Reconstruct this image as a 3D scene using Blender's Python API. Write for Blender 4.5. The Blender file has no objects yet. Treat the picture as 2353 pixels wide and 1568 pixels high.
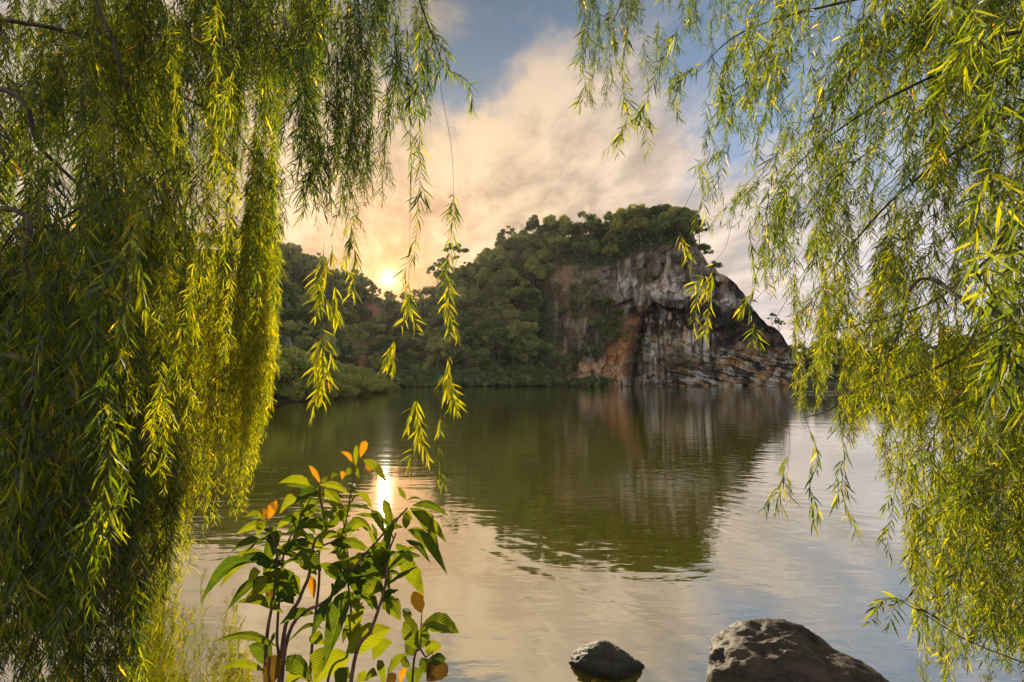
import bpy, math, random
import numpy as np
from mathutils import Vector, Matrix

S = bpy.context.scene
COL = S.collection
PI = math.pi
R = math.radians

# ------------------------------------------------------------------ camera
CAMZ = 2.0
F = 1176.5            # focal length in photo pixels (photo read at 2353 x 1568)
PITCH = math.atan(88 / F)
cam_d = bpy.data.cameras.new('camera')
cam_d.sensor_width = 36.0
cam_d.lens = 18.0
cam_d.clip_start = 0.05
cam_d.clip_end = 6000
cam = bpy.data.objects.new('camera', cam_d)
COL.objects.link(cam)
cam.location = (0, 0, CAMZ)
cam.rotation_euler = (PI / 2 + PITCH, 0, 0)
S.camera = cam


def P(u, v, d):
    """world point seen at photo position (u, v), d metres ahead of the camera"""
    u = np.asarray(u, float); v = np.asarray(v, float); d = np.asarray(d, float)
    x = (u - 1176.5) / F
    up = (784 - v) / F
    y = math.cos(PITCH) - up * math.sin(PITCH)
    z = math.sin(PITCH) + up * math.cos(PITCH)
    k = d / y
    return np.stack([x * k, y * k, CAMZ + z * k], -1)


# ------------------------------------------------------------------ sun, sky, exposure
_s = P(893, 640, 1.0) - np.array([0, 0, CAMZ])
SUNDIR = _s / np.linalg.norm(_s)
SUN_EL = math.asin(SUNDIR[2]) + R(1.5)
SUN_AZ = math.atan2(SUNDIR[0], SUNDIR[1])          # from +Y towards +X
LAMPDIR = Vector((math.sin(SUN_AZ) * math.cos(SUN_EL), math.cos(SUN_AZ) * math.cos(SUN_EL), math.sin(SUN_EL)))
sun_d = bpy.data.lights.new('sun', 'SUN')
sun_d.energy = 5.0
sun_d.angle = R(0.55)
sun_d.color = (1.0, 0.84, 0.58)
sun = bpy.data.objects.new('sun', sun_d)
COL.objects.link(sun)
sun.rotation_euler = LAMPDIR.to_track_quat('Z', 'Y').to_euler()
sun.location = (-30, 100, 60)

S.view_settings.view_transform = 'Standard'
S.view_settings.look = 'None'
S.view_settings.exposure = 0.6
S.view_settings.gamma = 1.0
S.render.film_transparent = False
cy = S.cycles
cy.max_bounces = 8
cy.diffuse_bounces = 6
cy.glossy_bounces = 3
cy.transmission_bounces = 5
cy.volume_bounces = 0
cy.caustics_reflective = False
cy.caustics_refractive = False
cy.sample_clamp_indirect = 4.0
cy.use_denoising = True


class NT:
    """small node-tree writer"""
    def __init__(s, tree):
        s.t = tree; s.n = tree.nodes; s.l = tree.links

    def new(s, typ, **kw):
        n = s.n.new(typ)
        for k, v in kw.items():
            setattr(n, k, v)
        return n

    def set(s, sock, val):
        if hasattr(val, 'is_linked') or hasattr(val, 'links'):
            s.l.new(val, sock)
        else:
            sock.default_value = val

    def math(s, op, a, b=None, c=None, clamp=False):
        n = s.new('ShaderNodeMath', operation=op, use_clamp=clamp)
        s.set(n.inputs[0], a)
        if b is not None: s.set(n.inputs[1], b)
        if c is not None: s.set(n.inputs[2], c)
        return n.outputs[0]

    def vec(s, op, a, b=None):
        n = s.new('ShaderNodeVectorMath', operation=op)
        s.set(n.inputs[0], a)
        if b is not None: s.set(n.inputs[1], b)
        return n.outputs['Value'] if op in ('DOT_PRODUCT', 'LENGTH', 'DISTANCE') else n.outputs[0]

    def smooth(s, x, a, b, lo=0.0, hi=1.0):
        n = s.new('ShaderNodeMapRange', interpolation_type='SMOOTHSTEP')
        s.set(n.inputs['Value'], x)
        for k, v in (('From Min', a), ('From Max', b), ('To Min', lo), ('To Max', hi)):
            s.set(n.inputs[k], v)
        return n.outputs[0]

    def mix(s, f, a, b, mode='MIX'):
        n = s.new('ShaderNodeMix', data_type='RGBA', blend_type=mode)
        s.set(n.inputs[0], f); s.set(n.inputs[6], a); s.set(n.inputs[7], b)
        return n.outputs[2]

    def noise(s, vec, scale, detail=4.0, rough=0.55, dist=0.0, out='Fac'):
        n = s.new('ShaderNodeTexNoise')
        s.set(n.inputs['Vector'], vec)
        n.inputs['Scale'].default_value = scale
        n.inputs['Detail'].default_value = detail
        n.inputs['Roughness'].default_value = rough
        n.inputs['Distortion'].default_value = dist
        return n.outputs[out]

    def sep(s, v):
        n = s.new('ShaderNodeSeparateXYZ'); s.set(n.inputs[0], v); return n.outputs

    def comb(s, x, y, z):
        n = s.new('ShaderNodeCombineXYZ')
        s.set(n.inputs[0], x); s.set(n.inputs[1], y); s.set(n.inputs[2], z)
        return n.outputs[0]


def c4(r, g, b):
    return (r, g, b, 1.0)


W = bpy.data.worlds.new('World')
S.world = W
W.use_nodes = True
w = NT(W.node_tree)
w.n.clear()
tc = w.new('ShaderNodeTexCoord').outputs['Generated']
D = w.vec('NORMALIZE', tc)
sky = w.new('ShaderNodeTexSky', sky_type='NISHITA')
sky.sun_disc = False
sky.sun_elevation = SUN_EL
sky.sun_rotation = SUN_AZ
sky.air_density = 1.0
sky.dust_density = 1.5
sky.ozone_density = 1.5
dx, dy, dz = w.sep(D)[0:3]
zc = w.math('MAXIMUM', dz, 0.0)
sd = w.vec('DOT_PRODUCT', D, tuple(SUNDIR))
sdp = w.math('MAXIMUM', sd, 0.0)
# cloud layer seen in perspective, drawn out along the wind (which blows from the sun's side)
ca, sa = math.cos(SUN_AZ), math.sin(SUN_AZ)
zz = w.math('ADD', zc, 0.16)
px = w.math('DIVIDE', dx, zz); py = w.math('DIVIDE', dy, zz)
along = w.math('ADD', w.math('MULTIPLY', px, sa), w.math('MULTIPLY', py, ca))
across = w.math('SUBTRACT', w.math('MULTIPLY', px, ca), w.math('MULTIPLY', py, sa))
q = w.comb(w.math('MULTIPLY', along, 0.42), across, 0.0)
streak = w.noise(q, 1.7, 6.0, 0.52, 0.5)
puff = w.noise(w.vec('MULTIPLY', D, (1.0, 1.0, 1.35)), 4.6, 8.0, 0.56, 0.25)
shade = w.noise(w.vec('ADD', q, (3.1, 7.7, 0.0)), 2.6, 5.0, 0.55, 0.4)


def dirof(u, v):
    d = P(u, v, 1.0) - np.array([0, 0, CAMZ])
    return tuple(d / np.linalg.norm(d))


def blob(u, v, r0, r1):
    return w.smooth(w.vec('DISTANCE', D, dirof(u, v)), r0, r1, 1.0, 0.0)


gap = blob(1120, 60, 0.03, 0.27)
gap2 = blob(1560, -60, 0.05, 0.30)
gap3 = blob(2050, 180, 0.10, 0.62)
gap = w.math('ADD', w.math('ADD', w.math('MULTIPLY', gap, 0.36), w.math('MULTIPLY', gap2, 0.12)), w.math('MULTIPLY', gap3, 0.24))
bank = w.math('ADD', w.math('MULTIPLY', blob(1235, 150, 0.0, 0.10), 0.22), w.math('MULTIPLY', blob(1000, 40, 0.0, 0.09), 0.26))
bank = w.math('ADD', bank, w.math('MULTIPLY', blob(1330, 300, 0.05, 0.25), 0.2))
cov = w.math('ADD', w.math('MULTIPLY', streak, 0.85), w.math('MULTIPLY', puff, 0.65))
fineS = w.noise(w.vec('ADD', w.comb(w.math('MULTIPLY', along, 0.5), across, 0.0), (9.0, 2.0, 0.0)), 6.0, 8.0, 0.62, 0.6)
wisp = w.noise(w.vec('MULTIPLY', D, (1.0, 1.0, 1.6)), 13.0, 8.0, 0.6, 0.3)
cov = w.math('ADD', cov, w.math('MULTIPLY', w.math('SUBTRACT', w.math('ADD', fineS, wisp), 1.0), 0.36))
cov = w.math('SUBTRACT', w.math('ADD', cov, bank), gap)
cov = w.math('SUBTRACT', cov, w.smooth(zc, 0.35, 0.9, 0.0, 0.18))
cloud = w.smooth(w.math('ADD', cov, w.smooth(zc, 0.2, 0.55, 0.14, 0.0)), 0.31, 0.76)
# clear sky: the physical sky, greyed by the thin veil of cloud
skyc = w.mix(1.0, sky.outputs[0], c4(0.55, 0.60, 0.72), 'MULTIPLY')
veil = w.mix(w.smooth(dx, -0.2, 0.55), c4(1.8, 2.8, 3.8), c4(3.0, 4.4, 6.6))
blue = w.mix(0.72, skyc, veil)
# cloud colour: cream, warmer and brighter towards the sun, lilac away from it
warm = w.smooth(sd, 0.55, 0.99)
lit = w.smooth(w.math('ADD', w.math('ADD', w.math('MULTIPLY', shade, 0.6), w.math('MULTIPLY', wisp, 0.25)), w.math('MULTIPLY', fineS, 0.35)), 0.48, 0.72)
cream = w.mix(lit, c4(4.7, 3.6, 2.7), c4(8.8, 6.7, 4.6))
lilac = w.mix(lit, c4(4.9, 4.7, 5.0), c4(7.6, 7.3, 7.8))
ccol = w.mix(warm, lilac, cream)
mixc = w.mix(cloud, blue, ccol)
low = w.smooth(zc, 0.0, 0.22, 1.0, 0.0)
mixc = w.mix(w.math('MULTIPLY', low, 0.55), mixc, w.mix(warm, c4(7.0, 6.6, 7.4), c4(9.3, 5.8, 3.2)))


def lobe(p, r, g, b):
    k = w.math('POWER', sdp, float(p))
    return w.vec('MULTIPLY', w.comb(k, k, k), (r, g, b))


glow = w.vec('ADD', lobe(18, 0.7, 0.05, -0.35), lobe(90, 2.3, 0.35, -0.5))
glow = w.vec('ADD', glow, lobe(700, 2.6, 0.9, 0.1))
glow = w.vec('ADD', glow, lobe(8000, 20, 12, 5))
fb = w.math('MULTIPLY', w.smooth(dy, -0.3, 0.35, 1.12, 0.82), w.smooth(zc, 0.30, 0.80, 1.0, 0.48))
total = w.vec('ADD', w.vec('MULTIPLY', mixc, w.comb(fb, fb, fb)), glow)
bg = w.new('ShaderNodeBackground')
w.set(bg.inputs['Color'], total)
bg.inputs['Strength'].default_value = 0.098
wo = w.new('ShaderNodeOutputWorld')
w.l.new(bg.outputs[0], wo.inputs[0])
W.cycles.sampling_method = 'MANUAL'
W.cycles.sample_map_resolution = 1024


# ------------------------------------------------------------------ noise in numpy
def _hash(ix, iy, iz, seed):
    h = (ix * 374761393 + iy * 668265263 + iz * 1442695041 + seed * 974634777) & 0xFFFFFFFF
    h = ((h ^ (h >> 13)) * 1274126177) & 0xFFFFFFFF
    h = ((h ^ (h >> 16)) * 2246822519) & 0xFFFFFFFF
    return ((h ^ (h >> 15)) & 0xFFFFFF) / float(0xFFFFFF)


def vnoise(x, y, z, seed=0):
    x, y, z = np.broadcast_arrays(np.asarray(x, float), np.asarray(y, float), np.asarray(z, float))
    ix = np.floor(x).astype(np.int64); iy = np.floor(y).astype(np.int64); iz = np.floor(z).astype(np.int64)
    fx = x - ix; fy = y - iy; fz = z - iz
    fx = fx * fx * (3 - 2 * fx); fy = fy * fy * (3 - 2 * fy); fz = fz * fz * (3 - 2 * fz)
    r = 0
    for a in (0, 1):
        for b in (0, 1):
            for c in (0, 1):
                wgt = (fx if a else 1 - fx) * (fy if b else 1 - fy) * (fz if c else 1 - fz)
                r = r + wgt * _hash(ix + a, iy + b, iz + c, seed)
    return r * 2 - 1


def fbm(x, y, z=0.0, octv=5, seed=0, gain=0.5, ridged=False):
    a = 1.0; t = 0; s = 0
    for i in range(octv):
        n = vnoise(np.asarray(x) * 2 ** i, np.asarray(y) * 2 ** i, np.asarray(z) * 2 ** i, seed + i * 17)
        if ridged: n = 1 - 2 * np.abs(n)
        t = t + a * n; s += a; a *= gain
    return t / s


def cells(x, y, seed=0):
    """worley: random value and edge distance of the nearest cell"""
    ix = np.floor(x).astype(np.int64); iy = np.floor(y).astype(np.int64)
    best = np.full(x.shape, 9.0); second = best.copy(); val = np.zeros(x.shape)
    gx = np.zeros(x.shape); gy = np.zeros(x.shape)
    for a in (-1, 0, 1):
        for b in (-1, 0, 1):
            cx = ix + a; cyy = iy + b
            z0 = np.zeros_like(cx)
            ox = cx + _hash(cx, cyy, z0, seed); oy = cyy + _hash(cx, cyy, z0 + 1, seed)
            d = np.hypot(x - ox, y - oy)
            h = _hash(cx, cyy, z0 + 2, seed)
            near = d < best
            second = np.where(near, best, np.minimum(second, d))
            val = np.where(near, h, val)
            gx = np.where(near, x - ox, gx); gy = np.where(near, y - oy, gy)
            best = np.where(near, d, best)
    return val, second - best, gx, gy


def sstep(x, a, b):
    t = np.clip((np.asarray(x, float) - a) / (b - a), 0, 1)
    return t * t * (3 - 2 * t)


# ------------------------------------------------------------------ mesh helpers
def mesh_obj(name, V, faces, mat, parent=None, attrs=None, smooth=False, loc=None, uv=None):
    """faces: list of (n,k) int arrays (k = 3 or 4); attrs: {name: (npoints,) or (npoints,3)}"""
    V = np.asarray(V, np.float32).reshape(-1, 3)
    me = bpy.data.meshes.new(name)
    me.vertices.add(len(V))
    me.vertices.foreach_set('co', V.ravel())
    loops = []; starts = []; tot = 0
    for f in faces:
        f = np.asarray(f, np.int32)
        if len(f) == 0: continue
        k = f.shape[1]
        loops.append(f.ravel())
        starts.append(tot + np.arange(len(f)) * k)
        tot += f.size
    loops = np.concatenate(loops).astype(np.int32); starts = np.concatenate(starts).astype(np.int32)
    me.loops.add(len(loops)); me.loops.foreach_set('vertex_index', loops)
    me.polygons.add(len(starts)); me.polygons.foreach_set('loop_start', starts)
    me.update(calc_edges=True)
    me.validate()
    if attrs:
        for k, a in attrs.items():
            a = np.asarray(a, np.float32)
            if a.ndim == 1:
                at = me.attributes.new(k, 'FLOAT', 'POINT'); at.data.foreach_set('value', a)
            else:
                at = me.attributes.new(k, 'FLOAT_VECTOR', 'POINT'); at.data.foreach_set('vector', a.ravel())
    if smooth:
        me.polygons.foreach_set('use_smooth', np.ones(len(me.polygons), bool))
    if mat: me.materials.append(mat)
    o = bpy.data.objects.new(name, me)
    COL.objects.link(o)
    if loc is not None: o.location = loc
    if parent: o.parent = parent
    return o


def tag(o, label=None, cat=None, group=None, kind=None):
    if label: o['label'] = label
    if cat: o['category'] = cat
    if group: o['group'] = group
    if kind: o['kind'] = kind
    return o


def empty(name, loc=(0, 0, 0), rz=0.0):
    o = bpy.data.objects.new(name, None)
    COL.objects.link(o)
    o.location = loc; o.rotation_euler = (0, 0, rz)
    o.empty_display_size = 0.3
    return o


def copy_tree(root, loc, rz=0.0, sc=(1, 1, 1)):
    r = root.copy(); COL.objects.link(r)
    r.location = loc; r.rotation_euler = (0, 0, rz); r.scale = sc
    for ch in root.children:
        c = ch.copy(); COL.objects.link(c); c.parent = r
    return r


class Geo:
    """collects strips, tubes and leaves and becomes one mesh"""
    def __init__(s):
        s.v = []; s.f3 = []; s.f4 = []; s.tone = []; s.n = 0; s.uv = []

    def add(s, v, f3=None, f4=None, tone=0.5, uv=None):
        v = np.asarray(v, float).reshape(-1, 3)
        s.v.append(v)
        if f3 is not None and len(f3): s.f3.append(np.asarray(f3) + s.n)
        if f4 is not None and len(f4): s.f4.append(np.asarray(f4) + s.n)
        s.tone.append(np.broadcast_to(np.asarray(tone, float), (len(v),)))
        s.uv.append(np.zeros((len(v), 3)) if uv is None else uv)
        s.n += len(v)

    def tube(s, pts, rad, sides=4, tone=0.5):
        pts = np.asarray(pts, float); n = len(pts)
        rad = np.broadcast_to(np.asarray(rad, float), (n,))
        t = np.gradient(pts, axis=0)
        t /= np.linalg.norm(t, axis=1)[:, None] + 1e-9
        ref = np.array([0.31, 0.93, 0.2]); 
        a = np.cross(t, ref); a /= np.linalg.norm(a, axis=1)[:, None] + 1e-9
        b = np.cross(t, a)
        ang = np.arange(sides) / sides * 2 * PI
        ring = a[:, None, :] * np.cos(ang)[None, :, None] + b[:, None, :] * np.sin(ang)[None, :, None]
        v = pts[:, None, :] + ring * rad[:, None, None]
        i = np.arange(n - 1)[:, None] * sides; j = np.arange(sides)[None, :]; k = (j + 1) % sides
        f = np.stack([i + j, i + k, i + sides + k, i + sides + j], -1).reshape(-1, 4)
        s.add(v.reshape(-1, 3), f4=f, tone=tone)

    def leaves(s, B, Dr, Wd, L, wd, bend, tone):
        """narrow leaves: B base, Dr direction, Wd side vector, L length, wd width, bend offset of the tip"""
        n = len(B)
        if n == 0: return
        L = np.broadcast_to(L, (n,))[:, None]; wd = np.broadcast_to(wd, (n,))[:, None]
        V = np.zeros((n, 6, 3))
        def at(t): return B + Dr * L * t + bend * t * t
        V[:, 0] = B
        V[:, 1] = at(0.30) + Wd * wd * 0.5; V[:, 2] = at(0.30) - Wd * wd * 0.5
        V[:, 3] = at(0.66) + Wd * wd * 0.40; V[:, 4] = at(0.66) - Wd * wd * 0.40
        V[:, 5] = at(1.0)
        o = np.arange(n)[:, None] * 6
        f3 = np.concatenate([o + np.array([0, 2, 1]), o + np.array([3, 4, 5])])
        f4 = o + np.array([1, 2, 4, 3])
        s.add(V.reshape(-1, 3), f3=f3, f4=f4, tone=np.repeat(np.broadcast_to(tone, (n,)), 6))

    def build(s, name, mat, parent=None, smooth=False, loc=None):
        fs = []
        if s.f3: fs.append(np.concatenate(s.f3))
        if s.f4: fs.append(np.concatenate(s.f4))
        V = np.concatenate(s.v)
        if loc is not None: V = V - np.asarray(loc)
        return mesh_obj(name, V, fs, mat, parent, {'tone': np.concatenate(s.tone), 'leafuv': np.concatenate(s.uv)}, smooth, loc)


def unit(a):
    return a / (np.linalg.norm(a, axis=-1, keepdims=True) + 1e-9)


def spline(pts, n):
    """Catmull-Rom through the points"""
    p = np.asarray(pts, float)
    p = np.concatenate([[2 * p[0] - p[1]], p, [2 * p[-1] - p[-2]]])
    m = len(p) - 3
    t = np.linspace(0, m - 1e-6, n); i = t.astype(int); f = (t - i)[:, None]
    a, b, c, d = p[i], p[i + 1], p[i + 2], p[i + 3]
    return 0.5 * (2 * b + (c - a) * f + (2 * a - 5 * b + 4 * c - d) * f ** 2 + (3 * b - a - 3 * c + d) * f ** 3)


# ------------------------------------------------------------------ materials
def mat_new(name):
    m = bpy.data.materials.new(name); m.use_nodes = True
    t = NT(m.node_tree); t.n.clear()
    out = t.new('ShaderNodeOutputMaterial')
    return m, t, out


def attr(t, name, out='Fac'):
    n = t.new('ShaderNodeAttribute', attribute_name=name)
    return n.outputs[out]


def leaf_mat(name, dark, mid, light, trans=0.5, tint=(1.25, 1.15, 0.5), gloss=0.06, rough=0.4, objvar=0.0, extra=None):
    m, t, out = mat_new(name)
    tone = attr(t, 'tone')
    if objvar:
        oi = t.new('ShaderNodeObjectInfo')
        tone = t.math('ADD', tone, t.math('MULTIPLY', t.math('SUBTRACT', oi.outputs['Random'], 0.5), objvar))
    r = t.new('ShaderNodeValToRGB')
    t.set(r.inputs[0], tone)
    e = r.color_ramp.elements
    e[0].position = 0.0; e[0].color = c4(*dark)
    e[1].position = 1.0; e[1].color = c4(*light)
    k = e.new(0.5); k.color = c4(*mid)
    if extra:
        e[2].position = 0.94
        k = e.new(1.0); k.color = c4(*extra)
    col = r.outputs[0]
    dif = t.new('ShaderNodeBsdfDiffuse'); t.set(dif.inputs[0], col)
    tr = t.new('ShaderNodeBsdfTranslucent')
    t.set(tr.inputs[0], t.mix(1.0, col, c4(*tint), 'MULTIPLY'))
    mx = t.new('ShaderNodeMixShader'); mx.inputs[0].default_value = trans
    t.l.new(dif.outputs[0], mx.inputs[1]); t.l.new(tr.outputs[0], mx.inputs[2])
    gl = t.new('ShaderNodeBsdfGlossy'); gl.inputs['Roughness'].default_value = rough
    gl.inputs[0].default_value = c4(0.9, 0.95, 1.0)
    m2 = t.new('ShaderNodeMixShader'); m2.inputs[0].default_value = gloss
    t.l.new(mx.outputs[0], m2.inputs[1]); t.l.new(gl.outputs[0], m2.inputs[2])
    t.l.new(m2.outputs[0], out.inputs[0])
    return m


M = {}
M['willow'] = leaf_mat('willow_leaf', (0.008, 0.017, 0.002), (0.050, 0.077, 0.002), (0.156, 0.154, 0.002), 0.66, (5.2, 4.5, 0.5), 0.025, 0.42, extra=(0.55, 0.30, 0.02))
M['tree'] = leaf_mat('tree_leaf', (0.045, 0.080, 0.026), (0.165, 0.215, 0.065), (0.42, 0.44, 0.13), 0.40, (1.6, 1.35, 0.5), 0.03, 0.5, objvar=0.75)
M['bush'] = leaf_mat('bush_leaf', (0.04, 0.08, 0.02), (0.14, 0.20, 0.05), (0.32, 0.38, 0.10), 0.4, (1.5, 1.3, 0.5), 0.05, 0.4, objvar=0.2)
M['spit'] = leaf_mat('brightened_bush_leaf', (0.07, 0.12, 0.015), (0.28, 0.33, 0.05), (0.50, 0.52, 0.09), 0.4, (1.4, 1.25, 0.5), 0.05, 0.4, objvar=0.2)  # bush leaf colours brightened to offset the hill's shade on the spit
M['under'] = leaf_mat('undergrowth_leaf', (0.035, 0.06, 0.02), (0.09, 0.13, 0.04), (0.20, 0.24, 0.08), 0.35, (1.4, 1.3, 0.5), 0.04, 0.5)


def bark_mat(name, a, b, scale=20):
    m, t, out = mat_new(name)
    tcn = t.new('ShaderNodeTexCoord').outputs['Object']
    v = t.vec('MULTIPLY', tcn, (1, 1, 0.25))
    n = t.noise(v, scale, 6, 0.6)
    col = t.mix(t.smooth(n, 0.35, 0.65), c4(*a), c4(*b))
    p = t.new('ShaderNodeBsdfPrincipled')
    t.set(p.inputs['Base Color'], col); p.inputs['Roughness'].default_value = 0.85
    bm = t.new('ShaderNodeBump'); bm.inputs['Strength'].default_value = 0.6; bm.inputs['Distance'].default_value = 0.02
    t.l.new(n, bm.inputs['Height']); t.l.new(bm.outputs[0], p.inputs['Normal'])
    t.l.new(p.outputs[0], out.inputs[0])
    return m


M['bark'] = bark_mat('willow_bark', (0.035, 0.025, 0.015), (0.13, 0.10, 0.065), 22)
M['twig'] = bark_mat('twig_bark', (0.05, 0.035, 0.015), (0.11, 0.08, 0.03), 60)
M['trunk'] = bark_mat('trunk_bark', (0.10, 0.08, 0.06), (0.22, 0.19, 0.15), 3)
M['deadwood'] = bark_mat('dead_wood', (0.30, 0.27, 0.23), (0.5, 0.46, 0.40), 3)
M['stem'] = bark_mat('shrub_stem', (0.06, 0.028, 0.018), (0.16, 0.08, 0.05), 80)


def rock_mat(name, wet=0.0, cliff=False):
    m, t, out = mat_new(name)
    tcn = t.new('ShaderNodeTexCoord').outputs['Object']
    a = t.new('ShaderNodeAttribute', attribute_name='rock').outputs['Vector']
    if cliff:
        k = 0.22
        big = t.noise(tcn, 0.35, 8, 0.62, 0.6)
        fine = t.noise(tcn, 2.6, 8, 0.65, 0.3)
        streak = t.noise(t.vec('MULTIPLY', tcn, (1, 1, 0.12)), 1.1, 7, 0.6, 0.5)
        col = t.mix(t.smooth(fine, 0.32, 0.7), t.mix(1.0, a, c4(0.62, 0.62, 0.64), 'MULTIPLY'), t.mix(1.0, a, c4(1.9, 1.87, 1.8), 'MULTIPLY'))
        col = t.mix(t.math('MULTIPLY', t.smooth(streak, 0.52, 0.66), 0.30), col, c4(0.03, 0.028, 0.028))
        col = t.mix(t.math('MULTIPLY', t.smooth(big, 0.58, 0.70), 0.35), col, c4(0.36, 0.31, 0.25))
        green = attr(t, 'green')
        col = t.mix(t.math('MULTIPLY', green, t.smooth(fine, 0.35, 0.6)), col, c4(0.045, 0.06, 0.02))
        dist, scl = 0.9, 1.0
        h = t.math('ADD', fine, t.math('MULTIPLY', big, 1.6))
        vor = t.new('ShaderNodeTexVoronoi', feature='DISTANCE_TO_EDGE')
        t.set(vor.inputs['Vector'], t.vec('ADD', t.vec('MULTIPLY', tcn, (0.55, 0.55, 0.9)), t.vec('MULTIPLY', t.noise(tcn, 0.8, 4, 0.5, 0, 'Color'), (1.2, 1.2, 1.2))))
        vor.inputs['Scale'].default_value = 0.45
        crack = t.smooth(vor.outputs['Distance'], 0.0, 0.07)
        h = t.math('ADD', h, t.math('MULTIPLY', crack, 0.1))
    else:
        big = t.noise(tcn, 5.0, 8, 0.6, 0.4)
        fine = t.noise(tcn, 45.0, 8, 0.7, 0.2)
        col = t.mix(t.smooth(big, 0.36, 0.66), c4(0.018, 0.012, 0.007), c4(0.085, 0.056, 0.030))
        col = t.mix(t.math('MULTIPLY', t.smooth(fine, 0.48, 0.72), 0.4), col, c4(0.17, 0.13, 0.08))
        mossn = t.noise(tcn, 9.0, 6, 0.6, 0.5)
        geo = t.new('ShaderNodeNewGeometry')
        z = t.sep(geo.outputs['Position'])[2]
        moss = t.math('MULTIPLY', t.smooth(mossn, 0.46, 0.6), t.smooth(z, 0.34, 0.16))
        col = t.mix(t.math('MULTIPLY', moss, 0.85), col, c4(0.035, 0.05, 0.012))
        col = t.mix(t.smooth(z, 0.085, 0.045), col, c4(0.014, 0.013, 0.008))
        dist = 0.02
        h = t.math('ADD', t.math('MULTIPLY', fine, 0.5), big)
    p = t.new('ShaderNodeBsdfPrincipled')
    t.set(p.inputs['Base Color'], col)
    p.inputs['Roughness'].default_value = 0.9 if cliff else 0.62
    if cliff: p.inputs['Specular IOR Level'].default_value = 0.12
    bm = t.new('ShaderNodeBump'); bm.inputs['Strength'].default_value = 0.9; bm.inputs['Distance'].default_value = dist
    t.l.new(h, bm.inputs['Height']); t.l.new(bm.outputs[0], p.inputs['Normal'])
    t.l.new(p.outputs[0], out.inputs[0])
    return m


M['cliff'] = rock_mat('cliff_rock', cliff=True)
M['rock'] = rock_mat('boulder_rock')


def soil_mat():
    m, t, out = mat_new('bank_soil')
    tcn = t.new('ShaderNodeTexCoord').outputs['Object']
    n = t.noise(tcn, 3.0, 8, 0.6)
    col = t.mix(t.smooth(n, 0.4, 0.6), c4(0.05, 0.04, 0.025), c4(0.04, 0.06, 0.02))
    p = t.new('ShaderNodeBsdfPrincipled'); t.set(p.inputs['Base Color'], col); p.inputs['Roughness'].default_value = 0.9
    bm = t.new('ShaderNodeBump'); bm.inputs['Distance'].default_value = 0.05
    t.l.new(n, bm.inputs['Height']); t.l.new(bm.outputs[0], p.inputs['Normal'])
    t.l.new(p.outputs[0], out.inputs[0])
    return m


M['soil'] = soil_mat()


def water_mat():
    m, t, out = mat_new('lake_water')
    geo = t.new('ShaderNodeNewGeometry')
    pos = geo.outputs['Position']
    xyz = t.sep(pos)
    dist = t.vec('LENGTH', pos)
    # low swell, longer across the view than along it
    w1 = t.noise(t.vec('MULTIPLY', pos, (0.55, 1.6, 1)), 0.55, 3, 0.5, 0.3)
    w2 = t.noise(t.vec('MULTIPLY', pos, (0.7, 2.0, 1)), 2.4, 3, 0.5, 0.4)
    # rings running out from the near bank
    ring = t.vec('DISTANCE', t.vec('ADD', pos, t.vec('MULTIPLY', t.noise(pos, 0.35, 2, 0.5, 0, 'Color'), (1.6, 1.6, 0))), (-3.2, 1.5, 0.0))
    rw = t.math('SINE', t.math('MULTIPLY', ring, 26.0))
    rw2 = t.math('SINE', t.math('MULTIPLY', ring, 15.3))
    patch = t.smooth(t.noise(pos, 0.30, 2, 0.5), 0.40, 0.62)
    fade = t.smooth(dist, 5.0, 26.0, 1.0, 0.12)
    rings = t.math('MULTIPLY', t.math('MULTIPLY', t.math('ADD', t.math('MULTIPLY', rw, 0.5), rw2), patch), fade)
    h = t.math('ADD', t.math('MULTIPLY', w1, 0.034), t.math('MULTIPLY', w2, 0.009))
    h = t.math('ADD', h, t.math('MULTIPLY', rings, 0.0019))
    # a breeze-ruffled band far out towards the cliff
    wind = t.noise(t.vec('MULTIPLY', pos, (0.02, 0.05, 1)), 1.0, 4, 0.6)
    ruf = t.math('MULTIPLY', t.smooth(wind, 0.52, 0.62), t.smooth(xyz[1], 26.0, 50.0))
    band = t.math('MULTIPLY', t.smooth(xyz[1], 58.0, 66.0), t.smooth(xyz[1], 100.0, 84.0))
    band = t.math('MULTIPLY', band, t.smooth(xyz[0], 8.0, 34.0))
    band = t.math('MULTIPLY', band, t.smooth(wind, 0.36, 0.52))
    ruf = t.math('MAXIMUM', ruf, band)
    w3 = t.noise(t.vec('MULTIPLY', pos, (0.5, 1.0, 1)), 5.0, 3, 0.6)
    h = t.math('ADD', h, t.math('MULTIPLY', t.math('MULTIPLY', w3, ruf), 0.05))
    bm = t.new('ShaderNodeBump'); bm.inputs['Strength'].default_value = 1.0; bm.inputs['Distance'].default_value = 0.35
    t.l.new(h, bm.inputs['Height'])
    dif = t.new('ShaderNodeBsdfDiffuse'); dif.inputs[0].default_value = c4(0.135, 0.118, 0.001)
    gl = t.new('ShaderNodeBsdfGlossy'); gl.inputs['Roughness'].default_value = 0.02
    gl.inputs[0].default_value = c4(0.97, 0.97, 0.95)
    t.l.new(bm.outputs[0], gl.inputs['Normal'])
    fr = t.new('ShaderNodeFresnel'); fr.inputs['IOR'].default_value = 2.6
    t.l.new(bm.outputs[0], fr.inputs['Normal'])
    fac = t.smooth(fr.outputs[0], 0.18, 0.80, 0.52, 0.93)
    mx = t.new('ShaderNodeMixShader'); t.set(mx.inputs[0], fac)
    t.l.new(dif.outputs[0], mx.inputs[1]); t.l.new(gl.outputs[0], mx.inputs[2])
    t.l.new(mx.outputs[0], out.inputs[0])
    return m


M['water'] = water_mat()


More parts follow.
